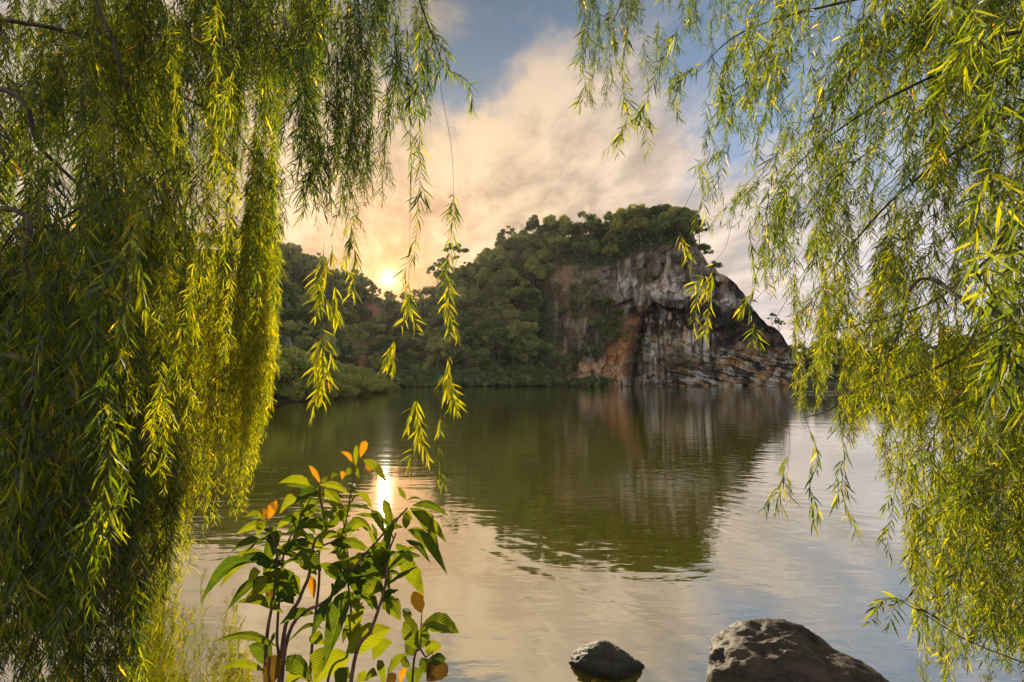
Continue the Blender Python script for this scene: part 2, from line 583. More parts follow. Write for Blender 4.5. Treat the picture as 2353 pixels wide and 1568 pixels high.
# ------------------------------------------------------------------ lake, banks
o = mesh_obj('lake', [(-900, -40, 0), (900, -40, 0), (900, 900, 0), (-900, 900, 0)], [np.array([[0, 1, 2, 3]])], M['water'])
tag(o, kind='structure')

nx, ny = 120, 80
gx, gy = np.meshgrid(np.linspace(-16, 16, nx), np.linspace(-14, 9, ny))
edge = 2.35 + np.maximum(np.abs(gx) - 1.6, 0) * 0.33 + 0.18 * fbm(gx * 0.7, gy * 0.1, 0, 3, 5)
gz = np.clip((edge - gy) * 0.42, -1.2, 0.75) + 0.06 * fbm(gx, gy, 0, 4, 9)
i = np.arange(ny - 1)[:, None] * nx + np.arange(nx - 1)[None]
quad = np.stack([i, i + 1, i + nx + 1, i + nx], -1).reshape(-1, 4)
o = mesh_obj('near_bank', np.stack([gx, gy, gz], -1), [quad], M['soil'], smooth=True)
tag(o, kind='structure')

# ------------------------------------------------------------------ the hill and its quarried cliff
SKY_U = [-700, 300, 560, 640, 700, 760, 820, 870, 900, 940, 975, 1010, 1070, 1110, 1150, 1200, 1250, 1300, 1350, 1420, 1480, 1520, 1560, 1590, 1606, 1626, 1654, 1688, 1711, 1725, 1749, 1779, 1800, 1814, 1841, 1851, 1856]
SKY_V = [640, 570, 575, 600, 632, 650, 660, 684, 696, 696, 690, 668, 640, 622, 592, 560, 545, 545, 540, 530, 520, 512, 510, 532, 570, 601, 629, 648, 675, 702, 730, 756, 774, 798, 832, 870, 889]
DS_U = [-700, 560, 800, 1000, 1300, 1500, 1700, 1800, 1850]
DS = [70, 105, 128, 142, 148, 150, 156, 163, 170]
BACK_U = [-700, 560, 800, 900, 1000, 1250, 1400, 1500, 1600, 1700, 1800, 1850]
BACK = [60, 55, 60, 52, 55, 50, 40, 32, 22, 14, 8, 4]


def hill_uv(u, s):
    """surface point for column u and s in 0..1 from the shore to the crest: returns v, depth"""
    ds = np.interp(u, DS_U, DS)
    vs = 872 + F * CAMZ / ds + 4.0
    vt = np.interp(u, SKY_U, SKY_V)
    v = vs + (vt - vs) * s
    vt = vt + sstep(u, 1590, 1625) * sstep(-u, -1855, -1815) * 9 * fbm(u / 22.0, 0.5, 0, 4, 19)
    v = vs + (vt - vs) * s
    back = np.interp(u, BACK_U, BACK)
    cliffy = sstep(u, 1230, 1330)
    soft = s ** 1.15
    # vertical face up to the tree-covered lip, then a gentle top
    lip = np.interp(u, [1230, 1300, 1400, 1480, 1560, 1620, 1850], [0.70, 0.72, 0.72, 0.82, 0.93, 1.0, 1.0])
    hard = np.where(s < lip, 0.30 * (s / lip) ** 1.6, 0.30 + 0.70 * ((s - lip) / np.maximum(1.001 - lip, 0.02)))
    return v, ds + back * (soft * (1 - cliffy) + hard * cliffy)


cu = np.concatenate([np.arange(-700, 1190, 7.0), np.arange(1190, 1857, 1.6)])
NR = 230
ss = np.linspace(0, 1, NR)
U, SS = np.meshgrid(cu, ss)
VV, DD = hill_uv(U, SS)
cl = sstep(U, 1235, 1300)
# upper edge of the bare rock, (photo positions)
LIPV = np.interp(U, [1200, 1260, 1300, 1380, 1430, 1480, 1540, 1600, 1640, 1850], [640, 618, 606, 612, 596, 576, 560, 562, 500, 500])
bare = cl * sstep(VV, LIPV - 6, LIPV + 10)
# relief of the rock: ribs, blocks, slanting strata near the water, a dark overhang above pale panels
wu = U + 9 * fbm(U / 60, VV / 60, 0, 3, 3); wv = VV + 9 * fbm(U / 60, VV / 60, 4, 3, 8)
b1, e1, g1x, g1y = cells(wu / 46 + wv / 200, wv / 70, 11)
b2, e2, g2x, g2y = cells(wu / 19, wv / 27, 12)
b3, e3, g3x, g3y = cells(wu / 9, wv / 11, 13)
rel = 3.4 * (b1 - 0.5) + 1.6 * (b2 - 0.5) + 0.7 * (b3 - 0.5)
rel += 2.0 * g1x * (b2 - 0.4) + 0.9 * g2y * (b1 - 0.5) * 2 + 0.8 * g2x
rel += 1.3 * fbm(U / 30, VV / 90, 0, 5, 21, ridged=True)
lowz = sstep(VV, 790, 830) * sstep(U, 1440, 1560)
strat = fbm(U / 120 + 3, (wv + 0.22 * (1700 - wu)) / 8.5, 0, 3, 31, ridged=True)
rel = rel * (1 - 0.2 * lowz) + lowz * 0.9 * strat
over = sstep(U, 1430, 1470) * sstep(-U, -1720, -1660)
rel += over * 1.5 * (sstep(VV, 640, 690) - 1.15 * sstep(VV, 742 + 10 * fbm(U / 25, 0, 0, 3, 41), 762))
pan = np.exp(-((U - 1555) / 34) ** 2) * sstep(VV, 742, 800) * sstep(-VV, -850, -826)
rel += 2.6 * pan
slab = np.exp(-((U - (1452 - (VV - 700) * 0.20)) / 17) ** 2) * sstep(VV, 640, 720)
rel += 3.2 * slab
rel += 2.2 * np.exp(-((U - 1500) / 10) ** 2) * sstep(VV, 760, 800)
groove = np.exp(-((U - (1476 - (VV - 760) * 0.18)) / 5.5) ** 2) * sstep(VV, 720, 770)
rel -= 2.6 * groove
toe = sstep(VV, 862, 884) * cl
rel += toe * 1.5
gentle = 2.2 * fbm(U / 60, VV / 50, 0, 5, 51) + 1.0 * fbm(U / 18, VV / 15, 0, 4, 53)
fadec = np.clip((1 - SS) / 0.03, 0, 1) * 0.75 + 0.25
DD = DD - (rel * bare + gentle * (1 - bare)) * fadec
Ppts = P(U, VV, DD)
crack_edge = np.minimum(e1 * 1.6, e2)

# rock colour: mineral staining with shapes of its own; groove and cracks darkened
def cmix(a, b, k):
    return a + (np.asarray(b) - a) * k[..., None]


n1 = fbm(U / 50, VV / 50, 0, 5, 61); n2 = fbm(U / 14, VV / 60, 0, 5, 62); n3 = fbm(U / 22, VV / 22, 0, 4, 63)
rc = np.zeros(U.shape + (3,)) + np.array([0.23, 0.18, 0.13])
rc = cmix(rc, (0.50, 0.44, 0.34), sstep(fbm(U / 16, VV / 70, 0, 5, 81), 0.08, 0.3) * 0.7)
rc = cmix(rc, (0.32, 0.20, 0.11), sstep(n1, 0.05, 0.3) * 0.8)
rc = cmix(rc, (0.055, 0.045, 0.04), sstep(n2 + 0.3 * n3, 0.05, 0.22) * 0.85)
rc = cmix(rc, (0.24, 0.13, 0.08), np.exp(-((U - 1295) / 60) ** 2) * sstep(n3, -0.1, 0.3) * 0.6)
sh = 26 * n3 + 16 * fbm(U / 9, VV / 14, 0, 4, 64) + 18 * n2
black = sstep(U + sh, 1425, 1470) * sstep(VV + sh, 672, 706) * sstep(-VV + 2.2 * sh, -800, -750)
black = np.maximum(black, sstep(U + sh, 1588, 1622) * sstep(VV + sh, 640, 680) * sstep(-VV + sh, -815, -785) * sstep(n1 + 0.5 * n3, -0.9, -0.4))
rc = cmix(rc, (0.026, 0.025, 0.028), black * (0.62 + 0.36 * sstep(n3 - 0.4 * n1, -0.4, 0.1)))
palebelt = np.exp(-((VV - (652 + (U - 1450) * 0.16 + 14 * n3)) / 16) ** 2) * sstep(U, 1370, 1450)
rc = cmix(rc, (0.62, 0.57, 0.46), palebelt * sstep(n3 + 0.5 * n2, -0.12, 0.10) * 0.95)
orange = np.exp(-((U - (1447 - (VV - 740) * 0.34) + 6 * n3) / 26) ** 2) * sstep(VV, 690, 770)
rc = cmix(rc, (0.58, 0.255, 0.095), orange * sstep(n3 + 0.3 * n2, -0.4, -0.05) * 0.95)
vst = fbm(U / 6, VV / 110, 0, 4, 66)
pst = sstep(U + sh * 0.5, 1466, 1482) * sstep(-U + sh, -1650, -1606) * sstep(VV + 3 * sh, 748, 778) * sstep(-VV, -886, -858)
rc = cmix(rc, (0.72, 0.69, 0.61), pst * sstep(vst, -0.06, 0.08))
rc = cmix(rc, (0.025, 0.025, 0.028), pst * sstep(-vst, 0.04, 0.16) * 0.9)
pp = np.clip(np.exp(-((U - 1556) / 30) ** 4) * sstep(VV + 2 * sh, 752, 776) * sstep(-VV + sh, -866, -846), 0, 1)
rc = cmix(rc, (0.76, 0.57, 0.37), pp * sstep(n3 + 0.5 * n2, -0.45, -0.05))
st1 = fbm(U / 26, (wv + 0.22 * (1700 - wu)) / 10, 0, 5, 67)
st2 = fbm(U / 12, (wv + 0.3 * (1700 - wu)) / 7, 0, 4, 68)
rc = cmix(rc, (0.05, 0.045, 0.04), lowz * 0.8)
rc = cmix(rc, (0.44, 0.27, 0.12), lowz * sstep(st1, 0.0, 0.18) * 0.9)
rc = cmix(rc, (0.52, 0.50, 0.43), lowz * sstep(st2 + 0.3 * n3, 0.10, 0.22) * 0.85)
vs2 = fbm(wu / 9 + 40, wv / 55, 0, 5, 83)
pat = sstep(fbm(U / 45, VV / 30, 0, 4, 84), -0.05, 0.25) * (1 - np.clip(orange * 1.5, 0, 1)) * (1 - 0.7 * black)
rc = cmix(rc, (0.60, 0.54, 0.44), bare * sstep(U, 1400, 1450) * sstep(-U, -1680, -1640) * sstep(VV, 600, 650) * sstep(vs2, 0.08, 0.26) * 0.8 * pat)
rc = cmix(rc, (0.025, 0.024, 0.026), bare * sstep(U, 1400, 1450) * sstep(VV, 590, 640) * sstep(-vs2, 0.12, 0.30) * (1 - lowz) * 0.6 * (1 - np.clip(orange * 1.5, 0, 1)) * (1 - 0.6 * pat))
leftp = sstep(U, 1290, 1320) * sstep(-U, -1440, -1410) * sstep(VV, 822, 846)
rc = cmix(rc, (0.56, 0.37, 0.21), leftp * sstep(n3 + 0.4 * n2, -0.15, 0.1))
rc = cmix(rc, (0.02, 0.02, 0.02), np.clip(groove * 1.3, 0, 1) * 0.6)  # carved groove coloured near black
rc = cmix(rc, rc * 0.35, sstep(-crack_edge, -0.07, -0.01) * 0.5)
# bare red soil scar under the sun, and reddish rock left of the cliff
scar = np.exp(-((U - 862) / 24) ** 2) * np.exp(-((VV - 714) / 15) ** 2) * 1.6 + np.exp(-((U - (832 + 3 * n3)) / 13) ** 2) * sstep(VV, 730, 750) * sstep(-VV, -880, -850)
scar2 = 0.45 * np.exp(-((U - 1275) / 22) ** 2) * np.exp(-((VV - 640) / 35) ** 2)
soilc = np.clip(scar + scar2, 0, 1)
ground = np.array([0.05, 0.05, 0.03])
gc = cmix(np.zeros(U.shape + (3,)) + ground, (0.46, 0.20, 0.11), np.clip(soilc * 1.3, 0, 1))
rc = gc + (rc - gc) * bare[..., None]
greena = (1 - bare) * (1 - np.clip(soilc * 1.5, 0, 1)) + bare * 0.55 * sstep(fbm(U / 40, VV / 40, 0, 4, 71), 0.1, 0.4)
greena = np.maximum(greena, bare * 0.9 * np.exp(-((U - 1400) / 38) ** 2) * np.exp(-((VV - 745) / 45) ** 2) * 1.2)
greena = np.maximum(greena, bare * 0.9 * sstep(-U, -1430, -1380) * sstep(fbm(U / 24, VV / 30, 0, 4, 72), -0.05, 0.2))
greena = np.clip(greena, 0, 1)

# the back of the hill, running down behind the crest
crest = Ppts[-1]
rows = [Ppts]
for k in range(1, 9):
    b = crest.copy()
    b[:, 1] += k * 9.0
    b[:, 0] *= 1 + k * 9.0 / crest[:, 1]
    b[:, 2] = crest[:, 2] * (1 - (k / 8.0) ** 1.3) - 0.02 * k
    rows.append(b[None])
front = Ppts[0].copy(); front[:, 2] = -3.0
allp = np.concatenate([front[None]] + rows)
nr, nc = allp.shape[:2]
rcf = np.concatenate([rc[:1], rc, np.repeat(rc[-1:], 8, 0)])
gf = np.concatenate([greena[:1] * 0, greena, np.repeat(greena[-1:], 8, 0)])
i = np.arange(nr - 1)[:, None] * nc + np.arange(nc - 1)[None]
quad = np.stack([i, i + 1, i + nc + 1, i + nc], -1).reshape(-1, 4)
hill = mesh_obj('hill', allp, [quad], M['cliff'], attrs={'rock': rcf.reshape(-1, 3), 'green': gf.ravel()})
tag(hill, kind='structure')


def on_hill(u, v):
    """the hill's surface at photo position (u, v)"""
    ci = int(np.argmin(np.abs(cu - u)))
    col = VV[:, ci]
    ri = int(np.argmin(np.abs(col - v)))
    return Ppts[ri, ci]


# low spit of land on the left, and the far bank on the right
def strip(name, line, width, height, mat, nacr=24, back=(0, 1)):
    """a bank running along the shoreline points, rising behind them"""
    ln = spline(line, 160)
    t = unit(np.gradient(ln, axis=0))
    nrm = np.stack([-t[:, 1], t[:, 0], np.zeros(len(t))], -1)
    k = np.linspace(-0.15, 1, nacr)
    pts = ln[:, None, :] + nrm[:, None, :] * (k * width)[None, :, None]
    pts[..., 2] = height * np.sin(np.clip(k, -0.15, 1) * PI * 0.8)[None] + 0.25 * height * fbm(pts[..., 0] / 5, pts[..., 1] / 5, 0, 4, 77) * (k > 0.05)
    a, b = pts.shape[:2]
    i = np.arange(a - 1)[:, None] * b + np.arange(b - 1)[None]
    q = np.stack([i, i + b, i + b + 1, i + 1], -1).reshape(-1, 4)
    o = mesh_obj(name, pts, [q], mat, smooth=True)
    tag(o, kind='structure')
    return pts


spit = strip('spit_ground', [(-90, 30, 0), (-50, 36, 0), (-22, 44, 0), (-19.6, 54, 0), (-21.5, 74, 0), (-23, 92, 0), (-32, 104, 0)], 16, 1.2, M['soil'])
farb = strip('far_bank', [P(1700, 884, 235), P(1900, 884, 240), P(2150, 884, 225), P(2500, 884, 200), P(3100, 884, 170)], 120, 9.0, M['soil'])

# ------------------------------------------------------------------ broad-leaved trees and bushes
def rhombs(g, C, size, rng, up=0.3, tone=0.5, elong=1.5):
    n = len(C)
    nrm = unit(rng.normal(size=(n, 3)) + np.array([0, -0.15, up]))
    a = unit(np.cross(nrm, rng.normal(size=(n, 3))))
    b = np.cross(nrm, a)
    s = (size * rng.uniform(0.6, 1.3, n))[:, None]
    V = np.stack([C - a * s * elong * 0.5, C + b * s * 0.42 - a * s * 0.08, C + a * s * elong * 0.5, C - b * s * 0.42 - a * s * 0.08], 1)
    f = np.arange(n * 4).reshape(n, 4)
    g.add(V.reshape(-1, 3), f4=f, tone=np.repeat(np.broadcast_to(tone, (n,)), 4))


def crown(rng, rx, rz, zc_, clumps, per, size, cr=0.32, airy=0.0, squash=1.0):
    g = Geo()
    cen = unit(rng.normal(size=(clumps, 3)))
    cen[:, 2] = np.abs(cen[:, 2]) * 1.0 - 0.35 * rng.random(clumps)
    rad = rng.uniform(0.45, 1.0, clumps) ** 0.6
    cen = cen * rad[:, None] * np.array([rx, rx, rz])
    cen += rng.normal(size=cen.shape) * 0.08 * rx
    for c in cen:
        cs = rx * cr * rng.uniform(0.55, 1.3)
        n = int(per * rng.uniform(0.6, 1.3))
        d = unit(rng.normal(size=(n, 3)))
        p = c + d * (cs * rng.uniform(0.25, 1.0, n) ** 0.45)[:, None] * np.array([1, 1, 0.72])
        tn = np.clip(0.48 + rng.normal() * 0.13 + rng.normal(size=n) * 0.12, 0, 1)
        rhombs(g, p + np.array([0, 0, zc_]), size, rng, 0.4, tn)
    return g, cen + np.array([0, 0, zc_])


def trunk(rng, h, r, cens, nl=6, lean=0.0):
    g = Geo()
    top = np.array([lean * h, 0.03 * h, h * 0.8])
    mid = np.array([lean * h * 0.3 + rng.normal() * 0.02 * h, 0, h * 0.4])
    p = spline([(0, 0, -0.8), (0, 0, 0.0), mid, top], 10)
    g.tube(p, np.linspace(r, r * 0.35, 10), 6)
    idx = rng.choice(len(cens), min(nl, len(cens)), replace=False)
    for k in idx:
        s0 = p[int(rng.integers(4, 9))]
        m = (s0 + cens[k]) / 2 + np.array([0, 0, -0.05 * h])
        g.tube(spline([s0, m, cens[k]], 6), np.linspace(r * 0.4, r * 0.08, 6), 4)
    return g


def tree_proto(name, seed, rx, rz, zc_, h, clumps, per, size, r, cr=0.32, mat='tree', lean=0.0, trunkmat='trunk', nl=6):
    rng = np.random.default_rng(seed)
    root = empty(name)
    cg, cens = crown(rng, rx, rz, zc_, clumps, per, size, cr)
    tg = trunk(rng, h, r, cens, nl, lean)
    tg.build('trunk', M[trunkmat], root)
    cg.build('crown', M[mat], root)
    return root


rngT = np.random.default_rng(7)
protos = {
    'round': [tree_proto('broadleaf_tree', 100 + k, 3.6, 2.9, 4.4, 6.4, 20, 150, 0.42, 0.20) for k in range(3)],
    'tall': [tree_proto('tall_tree', 110 + k, 2.5, 4.4, 5.6, 9.5, 22, 130, 0.40, 0.18, 0.36) for k in range(2)],
    'open': [tree_proto('open_crowned_tree', 120 + k, 2.9, 2.8, 6.0, 8.2, 13, 75, 0.36, 0.15, 0.24, nl=11) for k in range(3)],
    'feathery': [tree_proto('feathery_tree', 130 + k, 3.0, 3.8, 4.6, 7.5, 30, 120, 0.30, 0.14, 0.28) for k in range(2)],
    'bush': [tree_proto('bush', 140 + k, 2.1, 1.6, 0.9, 1.9, 15, 110, 0.34, 0.07, 0.38, 'bush') for k in range(3)],
    'fine': [tree_proto('leafy_bush', 150 + k, 1.5, 1.15, 0.6, 1.3, 20, 420, 0.11, 0.05, 0.38, 'spit') for k in range(3)],
}
used = set()


def put(kind, loc, label, cat, group=None, sc=1.0, k=None, rz=None, zs=1.0):
    ps = protos[kind]
    p = ps[int(rngT.integers(len(ps))) if k is None else k]
    rz = rngT.uniform(0, 2 * PI) if rz is None else rz
    scv = (sc, sc, sc * zs)
    if p.name not in used:
        used.add(p.name); o = p
        o.location = loc; o.rotation_euler = (0, 0, rz); o.scale = scv
    else:
        o = copy_tree(p, loc, rz, scv)
    for key in ('label', 'category', 'group'):
        if key in o: del o[key]
    tag(o, label, cat, group)
    return o


def region(u, v):
    if u < 800: return 'left of the red soil scar'
    if u < 1000: return 'around the red scar under the sun'
    if u < 1240: return 'between the sun and the rock face'
    return 'on top of the rock face'


KN = {'round': ('dense round tree on the slope ', 'round dense trees '),
      'tall': ('narrow upright tree on the slope ', 'narrow upright trees '),
      'feathery': ('feathery lighter tree on the slope ', 'feathery light trees ')}
pts = []
tries = 0
while tries < 16000 and len(pts) < 238:
    tries += 1
    u = rngT.uniform(560, 1600)
    vt = float(np.interp(u, SKY_U, SKY_V)); v = rngT.uniform(vt + 3, 872)
    if u > 1222:
        lip = float(np.interp(u, [1200, 1260, 1300, 1380, 1430, 1480, 1540, 1600], [760, 625, 612, 616, 600, 580, 562, 556]))
        if v > lip - 4: continue
    if abs(u - 862) < 26 and 690 < v < 760: continue
    if abs(u - 832) < 15 and v > 735: continue
    if 845 < u < 960 and v < vt + 22: continue
    sp = 25 if v < vt + 50 else 29
    if any((u - a) ** 2 + ((v - b) * 1.25) ** 2 < sp * sp for a, b in pts): continue
    pts.append((u, v))
for u, v in pts:
    vt = float(np.interp(u, SKY_U, SKY_V))
    loc = on_hill(u, v)
    kind = rngT.choice(['round', 'tall', 'feathery'], p=[0.5, 0.15, 0.35])
    sc = rngT.uniform(1.05, 1.6)
    if v < vt + 25: sc *= 0.8
    if u > 1240: sc *= 0.85
    if 830 < u < 990: sc *= 0.62
    loc = loc + np.array([0, 0, -0.9])
    tq = (v - vt) / (880 - vt)
    rg = region(u, v)
    if u < 1240: rg = rg + (', near its skyline' if tq < 0.3 else (', half way down' if tq < 0.65 else ', low down'))
    put(kind, loc, KN[kind][0] + rg, 'tree', KN[kind][1] + rg, sc)

# a close row of crowns along the crest itself
for u in np.arange(255, 1590, 19.0):
    if 838 < u < 985: continue
    uu = u + rngT.uniform(-6, 6)
    vt = float(np.interp(uu, SKY_U, SKY_V))
    part_ = 'behind the left willow' if u < 600 else ('left of the sun' if u < 860 else ('between the sun and the hilltop' if u < 1200 else 'on the flat hilltop'))
    kind = rngT.choice(['round', 'feathery', 'tall', 'open'], p=[0.45, 0.3, 0.1, 0.15])
    nm = {'round': 'dense round tree', 'feathery': 'feathery tree', 'tall': 'narrow tree', 'open': 'loose-crowned tree'}[kind]
    put(kind, on_hill(uu, vt + rngT.uniform(3, 12)) + np.array([0, rngT.uniform(-2, 2), -2.0]), nm + ' in the row along the hill crest, ' + part_, 'tree', nm + 's on the crest ' + part_, rngT.uniform(0.75, 1.2) * (0.8 if kind == 'tall' else 1))

# trees that stand out on the skyline
sky_trees = [
    ('open', 1008, 664, 1.15, 'airy tree on the ridge right of the sun, sky showing between its branches'),
    ('open', 1045, 652, 1.45, 'largest airy tree on the ridge, midway between the sun and the hilltop'),
    ('round', 1078, 632, 0.62, 'small dark tree on the ridge just left of the long climb to the hilltop'),
    ('open', 1110, 618, 0.70, 'small loose-leaved tree where the ridge starts to climb to the hilltop'),
    ('open', 1166, 566, 0.95, 'thin leaning tree standing out against the sky left of the bare twigs'),
    ('tall', 1226, 545, 0.78, 'tall ragged narrow tree sticking up on the left shoulder of the hilltop'),
    ('round', 1275, 548, 1.02, 'dome-shaped dark tree on the hilltop just right of the ragged narrow tree'),
    ('open', 1345, 545, 0.95, 'dark loose-crowned tree on the hilltop, with sky showing through it'),
    ('round', 1415, 540, 1.05, 'broad flat-topped tree on the hilltop above the rock face'),
    ('round', 1462, 532, 1.0, 'rounded tree at the highest part of the hilltop'),
    ('tall', 1500, 532, 0.72, 'upright tree at the highest point of the hilltop, above the cliff'),
    ('round', 1543, 528, 0.78, 'compact tree at the right end of the hilltop woods'),
    ('open', 1578, 534, 0.80, 'sparse tree leaning over the top right edge of the cliff'),
    ('open', 1604, 556, 0.85, 'sparse tree clinging to the steep right edge of the cliff'),
    ('round', 1520, 524, 0.9, 'dark round tree just left of the compact tree at the right end of the hilltop'),
    ('round', 1590, 548, 0.5, 'small dense bushy tree under the sparse leaning tree on the cliff edge'),
    ('round', 1580, 536, 0.8, 'bushy tree spilling over the top right corner of the cliff'),
    ('bush', 1612, 575, 1.0, 'scrubby bush on the steep right shoulder of the cliff'),
    ('bush', 1640, 612, 0.6, 'small scrubby bush on the sloping shelf right of the cliff top'),
    ('feathery', 893, 706, 0.62, 'small ragged tree on the ridge with the sun shining straight through it'),
    ('round', 1560, 520, 0.75, 'bushy tree at the hilltop corner, just inside the cliff edge'),
    ('feathery', 1484, 528, 0.8, 'feathery tree between the two trees at the hilltop summit'),
    ('feathery', 858, 690, 0.60, 'small tree on the ridge immediately left of the sun'),
    ('feathery', 930, 704, 0.55, 'small backlit tree on the ridge immediately right of the sun'),
    ('feathery', 962, 700, 0.6, 'backlit tree in the dip of the ridge right of the sun'),
    ('open', 735, 645, 0.9, 'loose tree on the ridge behind the hanging willow twigs'),
    ('round', 668, 616, 0.9, 'dense tree on the ridge beside the yellow willow curtain'),
    ('open', 1786, 768, 0.50, 'lone thin bush high on the lower right slope of the cliff'),
    ('open', 1770, 748, 0.42, 'wispy little bush just above the lone thin one on the right slope'),
]
for kind, u, v, sc, lab in sky_trees:
    loc = on_hill(u, v) + np.array([0, -1.0, -0.6])
    put(kind, loc, lab, 'tree' if sc > 0.55 else 'bush', None, sc * 1.3)


def bare_tree(name, loc, seed, h, label, cat, r=0.09, spread=0.3, mat='deadwood', lean=(0, 0), group=None):
    rng = np.random.default_rng(seed); g = Geo()
    def grow(p, d, L, r, lv):
        n = 6; q = [p]
        for _ in range(n):
            d = unit(d + rng.normal(size=3) * 0.10 + np.array([0, 0, 0.02])); q.append(q[-1] + d * L / n)
        g.tube(np.array(q), np.linspace(r, r * 0.4, n + 1), 5 if lv == 0 else 4)
        if lv < 3:
            for _ in range(4 if lv == 0 else 3):
                k = int(rng.integers(2, n + 1))
                grow(q[k], unit(d + rng.normal(size=3) * spread * 1.6), L * rng.uniform(0.35, 0.6), r * 0.45, lv + 1)
    grow(np.zeros(3) + np.array([0, 0, -0.3]), unit(np.array([lean[0], lean[1], 1.0])), h, r, 0)
    o = g.build(name, M[mat]); o.location = loc
    tag(o, label, cat, group)
    return o


bare_tree('bare_tree', on_hill(1192, 560), 3, 8.5, 'leafless pale tree on the skyline between two thin trees left of the hilltop', 'tree', 0.09)
bare_tree('bare_tree', on_hill(1205, 556), 4, 7.0, 'shorter leafless tree beside the pale one on the hilltop skyline', 'tree', 0.08)
bare_tree('dead_tree', on_hill(1372, 872) + np.array([0, -3, 0]), 5, 10, 'dead grey branches leaning on the foot of the rock face above the shore bushes', 'tree', 0.10, 0.35, lean=(-0.3, 0))
bare_tree('dead_tree', on_hill(1400, 870) + np.array([0, -3, 0]), 6, 9, 'dead forked branch leaning right at the foot of the orange rock slab', 'tree', 0.09, 0.3, lean=(0.4, 0))

# bushes along the foot of the hill
k = 0
for u in np.arange(885, 1440, 12.5):
    for row in range(3 if u < 1300 else 1):
        if u > 1300 and rngT.random() < 0.25: continue
        uu = u + rngT.uniform(-6, 6)
        d = float(np.interp(uu, DS_U, DS))
        p = P(uu, 872, d + row * 4.5 - 2.5 + rngT.uniform(-1, 1)); p[2] = 0.15 + row * 1.7
        reg = 'left half of the hill foot' if u < 1110 else ('hill foot left of the rock face' if u < 1300 else 'foot of the rock face')
        tier = ['at the water edge', 'above the water edge', 'on the upper shore'][row]
        put('bush', p, 'rounded leafy bush %s along the %s' % (tier, reg), 'bush', 'bushes %s, %s' % (tier, reg), rngT.uniform(0.75, 1.25) * (1.1 if row else 0.9))
for u, v, sc, lab in [(1185, 800, 1.5, 'big bright rounded bush in the middle of the shore thicket'), (1245, 812, 1.9, 'largest dark green bush at the left end of the rock face foot'),
                      (1280, 835, 1.5, 'dark bush against the base of the rock face'), (1110, 812, 1.5, 'tall round bush on the shore below the feathery trees'),
                      (1395, 700, 1.0, 'green bush growing from a ledge in the middle of the rock face'), (1372, 745, 1.15, 'dark bush hanging on the rock face left of the orange slab'),
                      (1410, 770, 0.9, 'lower bush clinging beside the orange slab'), (1330, 700, 0.9, 'bush on the reddish left part of the rock face'),
                      (1315, 660, 0.8, 'bush high on the reddish left end of the rock face'), (1290, 720, 1.0, 'bush at the left margin of the rock face, half way up'),
                      (1365, 650, 0.8, 'bush just under the wooded lip of the rock face'), (1420, 720, 0.8, 'bush beside the dark overhang'), (1500, 640, 0.7, 'small bush on the pale rock band'), (1345, 800, 0.8, 'small bush low on the left part of the rock face')]:
    put('bush', on_hill(u, v) + np.array([0, -1.2, -0.8]), lab, 'bush', None, sc)

# the spit's bushes
for j in range(110):
    a = rngT.uniform(0.40, 1.0); b = rngT.uniform(0, 0.85)
    p = spit[int(a * 159), int((0.06 + b * 0.7) * 23)].copy()
    s = rngT.uniform(0.85, 1.4) * (1.0 if b < 0.25 else 1.5) * np.interp(a, [0, 0.5, 1], [1.5, 1.1, 0.7])
    p[2] = max(p[2], 0) + (0.0 if b < 0.2 else 1.0 * b)
    lab = 'bright leafy bush on the %s of the low spit, %s' % ('water edge' if b < 0.25 else 'crest', 'beside the willow curtain' if a < 0.6 else ('at mid length' if a < 0.78 else 'at its far tip'))
    put('fine', p, lab, 'bush', 'spit bushes on ' + lab.split(' on ')[1], s)
bare_tree('dead_branch', P(700, 830, 72), 8, 4.2, 'bleached dead branches poking up above the spit bushes', 'branch', 0.06, 0.5, lean=(-0.4, 0))

# the far shore on the right
for j in range(62):
    u = 1810 + j * 12.5 + rngT.uniform(-7, 7)
    dd = float(np.interp(u, [1700, 1900, 2150, 2500, 3100], [240, 245, 230, 205, 175])) + rngT.uniform(2, 30)
    p = P(u, 872, dd); p[2] = 0.5
    put('round' if j % 3 else 'tall', p, 'dark tree in the row on the distant right bank, seen through the willow', 'tree', 'trees on the distant right bank', rngT.uniform(1.3, 2.1), zs=1.15)

# undergrowth that covers the slope between the trees
rngU = np.random.default_rng(33)
g = Geo()
nU = 60000
uu = rngU.uniform(540, 1620, nU); sv = rngU.uniform(0, 1, nU)
ci = np.searchsorted(cu, uu).clip(0, len(cu) - 1); ri = (sv * (NR - 1)).astype(int)
ok = (greena[ri, ci] > 0.35) & (rngU.random(nU) < greena[ri, ci] + 0.1)
base = Ppts[ri[ok], ci[ok]] + rngU.normal(size=(ok.sum(), 3)) * np.array([0.7, 0.5, 0.5]) + np.array([0, -0.5, 0.4])
tn = np.clip(0.5 + 0.3 * fbm(base[:, 0] / 3, base[:, 1] / 3, base[:, 2] / 3, 3, 5) + rngU.normal(size=len(base)) * 0.1, 0, 1)
rhombs(g, base, 0.55, rngU, 0.5, tn)
o = g.build('undergrowth', M['under'])
tag(o, 'low green undergrowth covering the slope of the hill', 'undergrowth', kind='stuff')

# ------------------------------------------------------------------ weeping willows
DOWN = np.array([0, 0, -1.0])


def grow_path(rng, d0, L, grav, wob=0.05, step=0.03):
    n = max(4, int(L / step)); d = unit(np.asarray(d0, float)); p = np.zeros(3); out = [p]
    drift = rng.normal(size=3) * wob
    for _ in range(n):
        d = unit(d + DOWN * grav * step * 10 + drift * step * 3 + rng.normal(size=3) * wob * 0.35)
        p = p + d * (L / n); out.append(p)
    return np.array(out)


